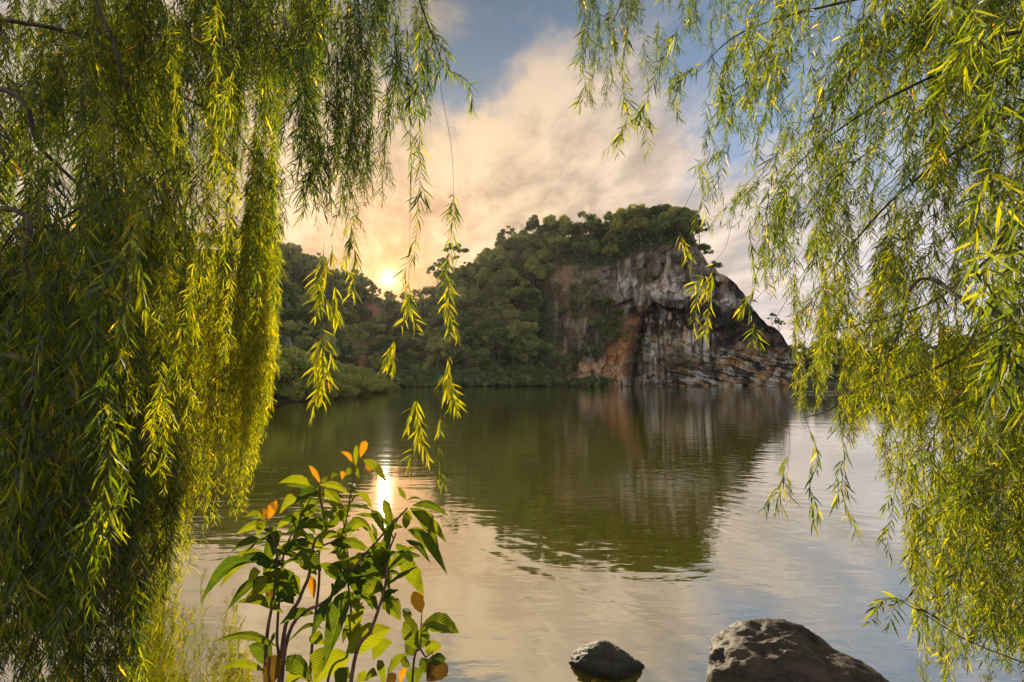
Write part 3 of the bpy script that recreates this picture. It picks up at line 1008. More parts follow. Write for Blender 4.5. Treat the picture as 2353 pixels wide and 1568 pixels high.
def leaf_rows(rng, path, s0, spacing, llen, lwid, ang=0.55, flat=0.75, tone=0.5):
    """leaves on alternate sides of a twig"""
    seg = np.linalg.norm(np.diff(path, axis=0), axis=1); cum = np.concatenate([[0], np.cumsum(seg)])
    pos = np.arange(s0, cum[-1], spacing); pos = pos + rng.uniform(-0.3, 0.3, len(pos)) * spacing
    pos = np.clip(pos, 0, cum[-1] - 1e-4)
    n = len(pos)
    if n == 0: return None
    i = np.clip(np.searchsorted(cum, pos) - 1, 0, len(seg) - 1)
    f = ((pos - cum[i]) / seg[i])[:, None]
    B = path[i] * (1 - f) + path[i + 1] * f
    T = unit(path[i + 1] - path[i])
    plane = unit(rng.normal(size=3) * np.array([1, 1, 0.2]))
    sgn = np.where(np.arange(n) % 2, 1.0, -1.0)[:, None]
    side = plane * sgn * flat + rng.normal(size=(n, 3)) * (1 - flat) * 1.3
    side = unit(side - T * np.sum(side * T, 1)[:, None])
    a = np.clip(rng.normal(ang + 0.1, 0.24, n), 0.1, 1.3)[:, None]
    Dr = unit(T * np.cos(a) + side * np.sin(a))
    endk = 1 - 0.45 * np.clip((pos / cum[-1] - 0.75) / 0.25, 0, 1)
    L = llen * rng.uniform(0.65, 1.15, n) * endk
    Wd = unit(np.cross(Dr, rng.normal(size=(n, 3))))
    bend = DOWN * (L * rng.uniform(0.05, 0.30, n))[:, None] + side * (L * rng.uniform(-0.22, 0.12, n))[:, None]
    tn = np.clip(tone + rng.normal(size=n) * 0.25, 0, 0.93)
    tn = np.where(rng.random(n) < 0.004, 1.0, tn)
    return B, Dr, Wd, L, lwid * L / llen * rng.uniform(0.8, 1.2, n), bend, tn


def spray(seed, L, nside, d0=(0, 0, -1), grav=0.3, llen=0.10, lwid=0.0102, spacing=0.017, bare=0.0, tone=0.5, sidelen=(0.15, 0.38), rs=0.0016, wob=0.06):
    """a hanging twig with side twigs; returns leaf and stem arrays and the tip"""
    rng = np.random.default_rng(seed)
    gl, gs = Geo(), Geo()
    main = grow_path(rng, d0, L, grav, wob)
    gs.tube(main[::2] if len(main) > 8 else main, np.linspace(rs, rs * 0.4, len(main[::2]) if len(main) > 8 else len(main)), 3)
    r = leaf_rows(rng, main, L * bare, spacing, llen, lwid, tone=tone)
    if r: gl.leaves(*r)
    for _ in range(nside):
        k = int(rng.uniform(bare, 0.92) * (len(main) - 1))
        T = unit(main[k + 1] - main[k])
        sd = rng.normal(size=3); sd = unit(sd - T * sd.dot(T))
        d = unit(T * 0.85 + sd * rng.uniform(0.35, 0.8))
        sl = rng.uniform(*sidelen) * (1 - 0.4 * k / len(main))
        p = grow_path(rng, d, sl, 0.45, wob) + main[k]
        gs.tube(p[::2] if len(p) > 6 else p, rs * 0.5, 3)
        r = leaf_rows(rng, p, 0.015, spacing, llen * 0.95, lwid, tone=tone + rng.normal() * 0.06)
        if r: gl.leaves(*r)
    def pack(g):
        return (np.concatenate(g.v), np.concatenate(g.f3) if g.f3 else None, np.concatenate(g.f4) if g.f4 else None, np.concatenate(g.tone))
    return {'leaf': pack(gl), 'stem': pack(gs), 'tip': main[-1], 'len': L}


def place(gl, gs, sp, tip=None, base=None, rz=0.0, sc=1.0, dt=0.0):
    c, s = math.cos(rz), math.sin(rz)
    Rm = np.array([[c, -s, 0], [s, c, 0], [0, 0, 1]]) * sc
    if base is None: base = np.asarray(tip) - Rm @ sp['tip']
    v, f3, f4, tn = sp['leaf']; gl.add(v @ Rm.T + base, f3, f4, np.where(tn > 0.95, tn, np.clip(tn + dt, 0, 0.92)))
    v, f3, f4, tn = sp['stem']; gs.add(v @ Rm.T + base, f3, f4, 0.5)
    return base


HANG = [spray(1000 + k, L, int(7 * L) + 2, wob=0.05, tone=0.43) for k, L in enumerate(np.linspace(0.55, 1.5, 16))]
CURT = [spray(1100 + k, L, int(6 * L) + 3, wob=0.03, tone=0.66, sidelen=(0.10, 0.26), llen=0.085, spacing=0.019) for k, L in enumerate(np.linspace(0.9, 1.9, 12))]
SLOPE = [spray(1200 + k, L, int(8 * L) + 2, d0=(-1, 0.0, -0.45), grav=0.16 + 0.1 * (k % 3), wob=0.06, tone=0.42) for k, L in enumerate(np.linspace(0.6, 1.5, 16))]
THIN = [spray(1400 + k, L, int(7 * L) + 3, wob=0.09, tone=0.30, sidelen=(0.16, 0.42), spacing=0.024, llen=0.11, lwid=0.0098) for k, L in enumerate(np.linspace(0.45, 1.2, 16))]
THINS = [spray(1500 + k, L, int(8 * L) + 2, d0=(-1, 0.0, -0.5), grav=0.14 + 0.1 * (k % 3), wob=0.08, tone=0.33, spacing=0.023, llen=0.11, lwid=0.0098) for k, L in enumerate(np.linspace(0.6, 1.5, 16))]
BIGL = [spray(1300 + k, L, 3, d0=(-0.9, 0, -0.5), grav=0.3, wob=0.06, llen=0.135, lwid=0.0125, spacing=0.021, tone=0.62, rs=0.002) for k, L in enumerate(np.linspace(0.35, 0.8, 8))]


def fill(gl, gs, kinds, n, ulo, uhi, vlo, vhi, dlo, dhi, seed, rz=(0, 2 * PI), sc=(0.85, 1.15), keep=None, dt=0.0):
    rng = np.random.default_rng(seed)
    c = 0
    while c < n:
        u = rng.uniform(ulo, uhi); v = rng.uniform(vlo, vhi); d = rng.uniform(dlo, dhi)
        if keep is not None and not keep(u, v, rng): 
            n -= 0.25
            continue
        place(gl, gs, kinds[int(rng.integers(len(kinds)))], P(u, v, d), rz=rng.uniform(*rz), sc=rng.uniform(*sc), dt=dt + rng.normal() * 0.05)
        c += 1


def limb(tree, pts, r0, r1, mat='bark', name='limb', n=28):
    g = Geo(); g.tube(spline(pts, n), np.linspace(r0, r1, n), 8)
    return g.build(name, M[mat], tree, smooth=True)


# --- left willow
LT = np.array([-6.2, 2.6, 0.0])
wl = empty('willow_tree', LT)
tag(wl, 'big weeping willow on the left, its yellow-green curtain of leaves hanging to the water', 'tree')


def under_parent(o, root):
    o.location = o.location - root.location
    return o


def build_in(g, name, mat, root, smooth=False):
    o = g.build(name, mat, root, smooth)
    o.location = -root.location
    return o


def limb_in(root, pts, r0, r1, name='limb', mat='bark', n=28):
    o = limb(root, pts, r0, r1, mat, name, n); o.location = -root.location
    return o


gt = Geo(); gt.tube(spline([LT + (0, 0, -0.5), LT + (0, 0, 0.3), LT + (0.1, 0.1, 1.8), LT + (0.4, 0.2, 3.4), LT + (0.5, 0.4, 5.4)], 24), np.linspace(0.34, 0.17, 24), 14)
build_in(gt, 'trunk', M['bark'], wl, True)
topL = LT + np.array([0.25, 0.2, 2.4])
for L in ([topL, P(-60, 200, 3.6), P(160, 255, 3.8), P(340, 320, 4.3), P(470, 420, 4.8), P(560, 520, 5.2)],
          [topL, P(-80, 200, 2.8), P(100, 350, 3.0), P(250, 500, 3.4), P(345, 640, 3.7)],
          [topL + (0, 0, 1), P(60, -120, 3.4), P(230, 30, 3.4), P(300, 230, 3.6), P(400, 430, 3.9), P(430, 560, 4.0)],
          [topL + (0, 0, 1.8), P(200, -160, 4.2), P(480, -60, 4.0), P(640, 120, 4.2), P(720, 300, 4.4)],
          [topL + (0, 0, 2.0), P(300, -300, 4.6), P(700, -220, 4.0), P(900, -120, 3.6), P(985, 60, 3.5), P(1020, 160, 3.4)],
          [topL + (0, 0, 0.5), P(-60, 480, 2.6), P(60, 620, 2.6), P(180, 760, 2.8), P(260, 900, 2.9)],
          [topL + (0, 0, 0.2), P(-50, 820, 2.4), P(60, 950, 2.4), P(150, 1080, 2.5), P(255, 1210, 2.6), P(270, 1330, 2.6)],
          [topL + (0, 0, 0.7), P(0, 640, 3.6), P(230, 800, 4.2), P(420, 900, 4.8)],
          [topL + (0, 0, 1.4), P(100, 60, 3.9), P(330, 180, 4.2), P(520, 280, 4.8), P(610, 400, 5.0)]):
    L[0] = LT + np.array([0.42, 0.25, min(max(L[1][2] - 0.5, 1.0), 5.2)])
    limb_in(wl, L, 0.020, 0.003)
gl, gs = Geo(), Geo()
# the sunlit curtain facing the lake, sun brightness partly put into its leaf tone
TIPU = [330, 380, 400, 420, 480, 540, 565, 600, 622, 632]
TIPV = [1500, 1440, 1390, 1340, 1250, 1215, 1175, 1060, 960, 860]


def curtain(u, v, rng):
    return v < np.interp(u, TIPU, TIPV)


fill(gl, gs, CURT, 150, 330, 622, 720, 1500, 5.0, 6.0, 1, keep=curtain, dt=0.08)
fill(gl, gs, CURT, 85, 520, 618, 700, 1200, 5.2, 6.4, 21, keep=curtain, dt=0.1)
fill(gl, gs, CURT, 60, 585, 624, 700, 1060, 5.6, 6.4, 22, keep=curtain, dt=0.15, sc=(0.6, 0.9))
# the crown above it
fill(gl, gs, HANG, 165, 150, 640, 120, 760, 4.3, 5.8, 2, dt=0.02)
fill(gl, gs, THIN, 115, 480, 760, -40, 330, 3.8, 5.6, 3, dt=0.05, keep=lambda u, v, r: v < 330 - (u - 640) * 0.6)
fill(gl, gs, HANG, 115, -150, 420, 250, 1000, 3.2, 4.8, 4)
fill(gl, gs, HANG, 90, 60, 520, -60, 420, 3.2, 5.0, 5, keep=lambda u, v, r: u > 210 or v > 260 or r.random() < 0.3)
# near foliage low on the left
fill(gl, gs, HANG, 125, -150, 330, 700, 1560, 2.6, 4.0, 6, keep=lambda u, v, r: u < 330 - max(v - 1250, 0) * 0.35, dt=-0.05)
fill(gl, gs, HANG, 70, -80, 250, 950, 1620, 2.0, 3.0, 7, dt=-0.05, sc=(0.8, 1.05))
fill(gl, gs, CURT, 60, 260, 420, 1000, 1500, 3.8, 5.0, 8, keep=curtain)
# thinner fringe towards the sun, its backlit silhouette darkness put into leaf tone
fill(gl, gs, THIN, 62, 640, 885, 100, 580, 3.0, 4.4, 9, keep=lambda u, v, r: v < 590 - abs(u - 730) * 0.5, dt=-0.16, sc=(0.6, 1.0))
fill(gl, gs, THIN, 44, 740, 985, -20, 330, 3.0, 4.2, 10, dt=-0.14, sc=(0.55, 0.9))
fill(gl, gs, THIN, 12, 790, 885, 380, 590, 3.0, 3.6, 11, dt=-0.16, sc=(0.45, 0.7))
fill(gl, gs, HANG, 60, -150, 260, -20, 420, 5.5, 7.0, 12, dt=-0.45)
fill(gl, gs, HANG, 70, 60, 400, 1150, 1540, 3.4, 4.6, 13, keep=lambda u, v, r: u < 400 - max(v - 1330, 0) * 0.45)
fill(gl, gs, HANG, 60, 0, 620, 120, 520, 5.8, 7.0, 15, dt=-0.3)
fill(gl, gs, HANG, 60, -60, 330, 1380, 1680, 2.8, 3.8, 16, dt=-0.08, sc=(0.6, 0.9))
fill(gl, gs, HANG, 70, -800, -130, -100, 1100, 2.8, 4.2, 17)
fill(gl, gs, HANG, 46, -60, 540, 380, 1300, 2.2, 3.1, 14, dt=0.28, sc=(0.40, 0.65), keep=lambda u, v, r: u < 540 - max(v - 900, 0) * 0.6)  # near fronds given a lighter leaf tone to read as lit
build_in(gl, 'crown', M['willow'], wl)
build_in(gs, 'twigs', M['twig'], wl)


def loner(root, pts, name, seed, clusters, llen=0.105, rs=0.0017, tone=0.5):
    """one long hanging twig along the given points with leafy stretches: (from, to, side twigs, tone)"""
    rng = np.random.default_rng(seed)
    path = spline(pts, 70)
    a, b = Geo(), Geo()
    b.tube(path, np.linspace(rs, rs * 0.5, 70), 4)
    for f0, f1, ns, tn in clusters:
        i0, i1 = int(f0 * 69), max(int(f1 * 69), int(f0 * 69) + 3)
        r = leaf_rows(rng, path[i0:i1 + 1], 0.0, 0.016, llen, 0.0105, ang=0.55, tone=tn)
        if r: a.leaves(*r)
        for _ in range(ns):
            k = int(rng.uniform(i0, i1 - 1)); T = unit(path[k + 1] - path[k])
            sd = rng.normal(size=3) * np.array([1, 0.7, 0.3]); sd = unit(sd - T * sd.dot(T))
            q = grow_path(rng, unit(T + sd * 0.6), rng.uniform(0.10, 0.24), 0.5) + path[k]
            b.tube(q, rs * 0.5, 3)
            r = leaf_rows(rng, q, 0.01, 0.016, llen, 0.0105, tone=tn)
            if r: a.leaves(*r)
    t = b.build(name, M['twig'], root); t.location = -root.location
    lf = a.build('leaves', M['willow'], t)
    return t


loner(wl, [P(1020, 160, 3.4), P(1048, 170, 3.4), P(1075, 190, 3.4), P(1088, 240, 3.4)], 'hanging_twig', 1, [(0, 1, 3, 0.35)])  # tones painted in: dark against the sky, bright on low sunlit stretches
loner(wl, [P(985, 60, 3.5), P(1020, 120, 3.4), P(1020, 160, 3.4)], 'hanging_twig', 2, [(0, 1, 7, 0.35)])
loner(wl, [P(1005, 130, 3.3), P(1014, 210, 3.3), P(1036, 330, 3.3), P(1042, 430, 3.3), P(1040, 500, 3.3), P(1030, 640, 3.3), P(1032, 770, 3.3)], 'hanging_twig', 3, [(0.55, 0.82, 4, 0.38), (0.84, 1, 3, 0.85)])
loner(wl, [P(965, 60, 3.3), P(962, 220, 3.3), P(965, 380, 3.3), P(955, 560, 3.3), P(935, 660, 3.3)], 'hanging_twig', 4, [(0, 0.86, 12, 0.34)])
loner(wl, [P(935, 60, 3.4), P(940, 220, 3.4), P(945, 400, 3.4), P(940, 600, 3.4), P(935, 720, 3.4)], 'hanging_twig', 5, [(0, 0.6, 8, 0.34), (0.82, 1, 2, 0.75)])
loner(wl, [P(1032, 770, 3.3), P(1030, 840, 3.3), P(1028, 905, 3.3)], 'hanging_twig', 6, [(0.35, 1, 5, 0.85)])
loner(wl, [P(938, 720, 3.4), P(915, 760, 3.3), P(905, 800, 3.3), P(903, 860, 3.3)], 'hanging_twig', 7, [(0.05, 0.3, 0, 0.85), (0.55, 1, 2, 0.9)], 0.10)
loner(wl, [P(938, 720, 3.35), P(955, 860, 3.2), P(958, 930, 3.2), P(962, 1010, 3.2)], 'hanging_twig', 8, [(0.45, 0.52, 0, 0.8), (0.62, 1, 5, 0.88)])
loner(wl, [P(1028, 905, 3.3), P(1014, 960, 3.3), P(1008, 1040, 3.3), P(1012, 1090, 3.3)], 'hanging_twig', 9, [(0.25, 0.5, 0, 0.8), (0.6, 1, 2, 0.45)], 0.08)
loner(wl, [P(745, 560, 3.1), P(738, 660, 3.1), P(740, 780, 3.1), P(742, 915, 3.1)], 'hanging_twig', 10, [(0.05, 0.45, 5, 0.8), (0.62, 1, 8, 0.9)])
loner(wl, [P(762, 560, 3.2), P(770, 640, 3.2), P(768, 740, 3.2)], 'hanging_twig', 11, [(0.1, 0.3, 1, 0.8), (0.6, 1, 1, 0.85)])
loner(wl, [P(800, 480, 3.2), P(815, 580, 3.2), P(808, 680, 3.2)], 'hanging_twig', 12, [(0, 0.75, 4, 0.55), (0.8, 1, 0, 0.85)])

# --- right willow
RT = np.array([5.6, 2.2, 0.0])
wr = empty('willow_tree', RT)
tag(wr, 'weeping willow on the right with slanting branches and thinner leaves over open sky', 'tree')
gt = Geo(); gt.tube(spline([RT + (0, 0, -0.5), RT + (0, 0, 0.3), RT + (-0.1, 0.1, 1.8), RT + (-0.3, 0.2, 3.6), RT + (-0.7, 0.6, 5.4)], 24), np.linspace(0.32, 0.15, 24), 14)
build_in(gt, 'trunk', M['bark'], wr, True)
topR = RT + np.array([-0.2, 0.2, 3.0])
RL = [[topR, P(2420, 60, 3.2), P(2200, 150, 3.4), P(2000, 250, 3.8), P(1830, 380, 4.2), P(1740, 520, 4.5)],
      [topR + (0, 0, -0.3), P(2440, 250, 3.2), P(2230, 330, 3.5), P(2050, 460, 3.9), P(1900, 640, 4.2), P(1850, 760, 4.3)],
      [topR + (0, 0, -0.6), P(2440, 470, 3.0), P(2280, 590, 3.2), P(2130, 700, 3.4), P(1980, 745, 3.6), P(1890, 765, 3.7)],
      [topR + (0, 0, 1.0), P(2420, -250, 3.8), P(2000, -230, 3.8), P(1650, -160, 3.6), P(1480, -60, 3.5), P(1400, 60, 3.4)],
      [topR + (0, 0, 0.6), P(2400, -100, 3.6), P(2050, -20, 3.8), P(1800, 40, 4.0), P(1680, 90, 4.0), P(1600, 170, 4.0)],
      [topR + (0, 0, -1.0), P(2420, 700, 2.8), P(2330, 900, 2.8), P(2290, 1080, 2.8), P(2300, 1240, 2.7)],
      [topR + (0, 0, -0.8), P(2430, 640, 2.9), P(2200, 820, 3.2), P(2010, 900, 3.5), P(1900, 1010, 3.5)],
      [topR + (0, 0, -0.9), P(2400, 760, 2.8), P(2120, 640, 3.4), P(2050, 800, 3.4), P(1925, 930, 3.4), P(1850, 960, 3.4)],
      [P(2460, 1560, 2.5), P(2330, 1515, 2.5), P(2220, 1470, 2.55), P(2120, 1410, 2.6), P(2060, 1375, 2.6)],
      [topR + (0, 0, 0.2), P(2420, 150, 4.0), P(2150, 330, 4.8), P(1980, 480, 5.2)]]
for L in RL:
    if L[0][0] > 3.4: L[0] = RT + np.array([-0.35, 0.25, min(max(L[1][2] - 0.5, 1.0), 5.2)])
    limb_in(wr, L, 0.004 if L[0][0] < 3.4 else 0.018, 0.002)
gl, gs = Geo(), Geo()
RZ = (-0.5, 0.7)


def rightmask(u, v, rng):
    edge = np.interp(v, [0, 150, 330, 500, 600, 700, 800, 900, 1200], [1640, 1660, 1630, 1590, 1680, 1710, 1790, 1800, 1800])
    return u > edge + rng.random() ** 2 * 50


def density(u, v, rng):
    return rightmask(u, v, rng) and rng.random() < np.interp(u, [1600, 1900, 2300], [0.55, 0.8, 1.0])


fill(gl, gs, THINS, 250, 1620, 2480, 40, 820, 3.4, 5.6, 31, rz=RZ, keep=density, sc=(0.75, 1.1), dt=-0.04)
fill(gl, gs, THIN, 100, 1640, 2400, 150, 860, 3.4, 5.4, 32, keep=density, sc=(0.55, 0.9), dt=0.08)
fill(gl, gs, SLOPE, 70, 2000, 2480, -100, 500, 3.0, 4.5, 33, rz=RZ, dt=0.03)
rngB = np.random.default_rng(91)
for _ in range(70):
    u = rngB.uniform(1700, 2400); v = rngB.uniform(100, 900); d = rngB.uniform(3.3, 5.2)
    p = grow_path(rngB, (-1, rngB.normal() * 0.3, rngB.uniform(-1.1, -0.5)), rngB.uniform(0.7, 1.6), 0.05, 0.05)
    gs.tube(p[::3] + P(u, v, d) - p[-1], 0.0022, 3)
# the low, sunlit skirt, leaf tone lifted to add to the sunlight
def skirt(u, v, rng):
    lowv = np.interp(u, [1790, 1850, 1950, 2040, 2060, 2110, 2353], [980, 1020, 1060, 1120, 1250, 1560, 1620])
    return v < lowv - rng.random() ** 2 * 40


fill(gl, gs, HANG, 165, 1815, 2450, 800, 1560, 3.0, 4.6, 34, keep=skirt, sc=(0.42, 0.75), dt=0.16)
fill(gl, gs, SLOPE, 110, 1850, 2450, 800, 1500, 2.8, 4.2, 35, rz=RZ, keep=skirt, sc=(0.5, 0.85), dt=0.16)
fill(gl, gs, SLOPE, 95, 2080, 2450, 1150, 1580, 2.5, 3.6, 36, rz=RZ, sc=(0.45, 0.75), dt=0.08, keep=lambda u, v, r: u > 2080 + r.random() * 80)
# leaves close to the camera on the right edge
fill(gl, gs, BIGL, 13, 2230, 2440, 560, 1150, 1.5, 2.2, 37, rz=(-0.5, 0.8), dt=-0.18, sc=(0.65, 0.9))
fill(gl, gs, BIGL, 9, 2080, 2420, 0, 420, 1.5, 2.2, 38, rz=(-0.5, 0.8), dt=-0.15, sc=(0.6, 0.9))
fill(gl, gs, BIGL, 6, 1690, 1800, 60, 260, 2.4, 2.9, 39, rz=(-0.5, 0.8), dt=-0.05, sc=(0.5, 0.8))
# twigs over the top of the view
fill(gl, gs, THIN, 30, 1330, 1640, 20, 260, 3.3, 4.0, 40, dt=-0.04, sc=(0.4, 0.62), keep=lambda u, v, r: v < np.interp(u, [1330, 1400, 1480, 1560, 1640], [240, 300, 320, 230, 100]))
fill(gl, gs, THIN, 20, 1300, 1660, -60, 80, 3.3, 4.0, 41, dt=-0.04, sc=(0.4, 0.6))
fill(gl, gs, THINS, 90, 2440, 3500, -250, 800, 2.4, 3.8, 42, rz=RZ)
fill(gl, gs, HANG, 70, 2440, 3400, -250, 950, 2.6, 4.0, 43)
build_in(gl, 'crown', M['willow'], wr)
build_in(gs, 'twigs', M['twig'], wr)
loner(wr, [P(1345, 60, 3.5), P(1335, 130, 3.5), P(1345, 200, 3.5), P(1328, 262, 3.5)], 'hanging_twig', 40, [(0, 1, 4, 0.38)])
loner(wr, [P(1560, 60, 3.6), P(1500, 190, 3.6), P(1480, 260, 3.6), P(1490, 340, 3.6), P(1478, 365, 3.6)], 'hanging_twig', 41, [(0, 1, 7, 0.4)])
loner(wr, [P(1440, 60, 3.6), P(1430, 190, 3.6), P(1440, 280, 3.6), P(1385, 355, 3.6)], 'hanging_twig', 42, [(0, 1, 7, 0.4)])
loner(wr, [P(1680, 90, 4.0), P(1610, 150, 3.9), P(1570, 180, 3.9), P(1545, 245, 3.9)], 'hanging_twig', 43, [(0.3, 1, 7, 0.42)])
loner(wr, [P(1680, 330, 4.0), P(1610, 385, 4.0), P(1615, 450, 4.0), P(1590, 530, 4.0)], 'hanging_twig', 44, [(0, 1, 5, 0.4)])
loner(wr, [P(1700, 420, 4.0), P(1670, 560, 4.0), P(1640, 610, 4.0), P(1630, 700, 4.0), P(1625, 790, 4.0)], 'hanging_twig', 45, [(0.5, 1, 6, 0.8)])
loner(wr, [P(1640, 610, 4.0), P(1610, 650, 4.0), P(1596, 720, 4.0)], 'hanging_twig', 46, [(0.3, 1, 2, 0.8)])
loner(wr, [P(1720, 520, 4.0), P(1735, 640, 3.9), P(1725, 700, 3.8), P(1735, 770, 3.8)], 'hanging_twig', 47, [(0, 1, 5, 0.5)])
loner(wr, [P(1600, 420, 3.8), P(1560, 510, 3.8), P(1566, 560, 3.8)], 'hanging_twig', 48, [(0.7, 1, 2, 0.85)])
loner(wr, [P(1800, 900, 3.6), P(1815, 1020, 3.6), P(1800, 1090, 3.6), P(1780, 1185, 3.6)], 'hanging_twig', 49, [(0.45, 1, 5, 0.5)])
loner(wr, [P(1850, 960, 3.4), P(1880, 1050, 3.4), P(1862, 1110, 3.4), P(1870, 1180, 3.4)], 'hanging_twig', 50, [(0.1, 1, 4, 0.52)])
loner(wr, [P(1925, 930, 3.4), P(1940, 1050, 3.4), P(1935, 1110, 3.4), P(1945, 1190, 3.4)], 'hanging_twig', 51, [(0, 1, 4, 0.55)])
loner(wr, [P(2180, 1440, 2.5), P(2120, 1400, 2.6), P(2060, 1375, 2.6), P(2010, 1380, 2.6)], 'hanging_twig', 52, [(0.1, 1, 4, 0.5)], 0.08)
loner(wr, [P(2060, 1100, 3.2), P(2050, 1180, 3.2), P(2040, 1240, 3.2), P(2050, 1300, 3.2)], 'hanging_twig', 53, [(0.1, 1, 3, 0.45)], 0.08)

# ------------------------------------------------------------------ boulders
def boulder(name, cen, rad, rot, seed, label, shape):
    rng = np.random.default_rng(seed)
    nu, nv = 150, 90
    th = np.linspace(0, 2 * PI, nu, endpoint=False); ph = np.linspace(-PI / 2, PI / 2, nv)
    T, Hh = np.meshgrid(th, ph)
    d = np.stack([np.cos(Hh) * np.cos(T), np.cos(Hh) * np.sin(T), np.sin(Hh)], -1)
    # flatten against random planes so it reads as broken stone
    r = np.ones(T.shape)
    for k in range(16 if rad[0] > 0.4 else 26):
        n = unit(rng.normal(size=3)); c = rng.uniform(0.72, 0.98) if rad[0] > 0.4 else rng.uniform(0.6, 0.95)
        dn = d @ n
        lim = c / np.maximum(dn, 0.05)
        r = np.where(dn > 0.05, -np.log(np.exp(-r * 26) + np.exp(-lim * 26)) / 26, r)
    p = d * r[..., None]
    p = shape(p)
    n = (0.24 if rad[0] < 0.4 else 0.10) * fbm(p[..., 0] * 2 + seed, p[..., 1] * 2, p[..., 2] * 2, 5, seed) + 0.06 * fbm(p[..., 0] * 6, p[..., 1] * 7, p[..., 2] * 7, 4, seed + 5, ridged=True)
    p = p + d * n[..., None]
    p = p * np.array(rad)
    c, s = math.cos(rot), math.sin(rot)
    p = p @ np.array([[c, -s, 0], [s, c, 0], [0, 0, 1]]).T
    i = np.arange(nv - 1)[:, None] * nu; j = np.arange(nu)[None]; k = (j + 1) % nu
    f = np.stack([i + j, i + k, i + nu + k, i + nu + j], -1).reshape(-1, 4)
    o = mesh_obj(name, p, [f], M['rock'], smooth=True)
    o.location = cen
    tag(o, label, 'boulder')
    return o


def big_shape(p):
    q = p.copy()
    x = p[..., 0]
    q[..., 2] = p[..., 2] * np.interp(x, [-1, -0.75, -0.45, 0, 0.5, 1.0], [1.0, 1.05, 1.08, 1.0, 0.90, 0.72])
    q[..., 2] = q[..., 2] - 0.10 * np.exp(-((x - 0.12) / 0.10) ** 2) * (p[..., 1] < 0.3)
    return q


def small_shape(p):
    q = p.copy(); x = p[..., 0]
    q[..., 2] = p[..., 2] * np.interp(x, [-1, -0.3, 0, 1], [0.9, 1.15, 1.1, 0.6])
    return q


boulder('boulder', (1.73, 3.22, -0.03), (0.66, 0.46, 0.50), -0.30, 5, 'large mossy brown boulder at the bottom edge of the lake', big_shape)
boulder('boulder', (0.70, 3.75, -0.02), (0.29, 0.22, 0.14), 0.1, 9, 'small dark pointed stone in the water, left of the large boulder', small_shape)

g = Geo()
rl = np.random.default_rng(4)
lp = np.array([0.52, 3.52, 0.012])
g.leaves(lp[None], np.array([[0.8, 0.55, 0.05]]), np.array([[-0.55, 0.8, 0.1]]), 0.05, 0.028, np.array([[0, 0, 0.008]]), 0.98)
tag(g.build('fallen_leaf', M['willow']), 'small yellow fallen leaf floating at the left foot of the small stone', 'leaf')

# ------------------------------------------------------------------ shrub in front
def big_leaf_mat(name, a, b, vein, trans, tint, gloss=0.10):
    m, t, out = mat_new(name)
    uv = t.sep(attr(t, 'leafuv', 'Vector'))
    tone = attr(t, 'tone')
    x = t.math('ABSOLUTE', uv[0])
    # side veins sweep forward from the midrib
    ph = t.math('SUBTRACT', t.math('MULTIPLY', uv[1], 11.0), t.math('MULTIPLY', x, 2.6))
    vv = t.math('PINGPONG', ph, 0.5)
    side = t.smooth(vv, 0.0, 0.11, 1.0, 0.0)
    mid = t.smooth(x, 0.0, 0.07, 1.0, 0.0)
    veinf = t.math('MAXIMUM', mid, t.math('MULTIPLY', side, 0.45))
    tcn = t.new('ShaderNodeTexCoord').outputs['Object']
    n = t.noise(tcn, 30, 5, 0.6)
    col = t.mix(t.math('ADD', tone, t.math('MULTIPLY', t.math('SUBTRACT', n, 0.5), 0.9), clamp=True), c4(*a), c4(*b))
    spots = t.smooth(t.noise(tcn, 120, 3, 0.5), 0.68, 0.74)
    col = t.mix(t.math('MULTIPLY', spots, 0.6), col, c4(0.12, 0.07, 0.02))
    col = t.mix(t.math('MULTIPLY', veinf, 0.6), col, c4(*vein))
    p = t.new('ShaderNodeBsdfPrincipled')
    t.set(p.inputs['Base Color'], col)
    p.inputs['Roughness'].default_value = 0.6
    p.inputs['Specular IOR Level'].default_value = 0.08
    bm = t.new('ShaderNodeBump'); bm.inputs['Strength'].default_value = 0.55; bm.inputs['Distance'].default_value = 0.004
    hh = t.math('ADD', t.math('MULTIPLY', vv, 1.6), t.math('SUBTRACT', 1.0, mid))
    t.l.new(hh, bm.inputs['Height']); t.l.new(bm.outputs[0], p.inputs['Normal'])
    tr = t.new('ShaderNodeBsdfTranslucent'); t.set(tr.inputs[0], t.mix(1.0, col, c4(*tint), 'MULTIPLY'))
    t.l.new(bm.outputs[0], tr.inputs['Normal'])
    mx = t.new('ShaderNodeMixShader'); mx.inputs[0].default_value = trans
    t.l.new(p.outputs[0], mx.inputs[1]); t.l.new(tr.outputs[0], mx.inputs[2])
    t.l.new(mx.outputs[0], out.inputs[0])
    return m


M['shrub'] = big_leaf_mat('shrub_leaf', (0.028, 0.065, 0.014), (0.19, 0.22, 0.014), (0.20, 0.26, 0.06), 0.6, (2.0, 1.75, 0.35))
M['orange'] = big_leaf_mat('orange_leaf', (0.42, 0.17, 0.010), (0.68, 0.33, 0.02), (0.75, 0.42, 0.08), 0.55, (1.4, 1.25, 0.5))
M['brown'] = big_leaf_mat('brown_leaf', (0.05, 0.03, 0.012), (0.22, 0.13, 0.02), (0.25, 0.15, 0.05), 0.4, (1.3, 1.1, 0.6))


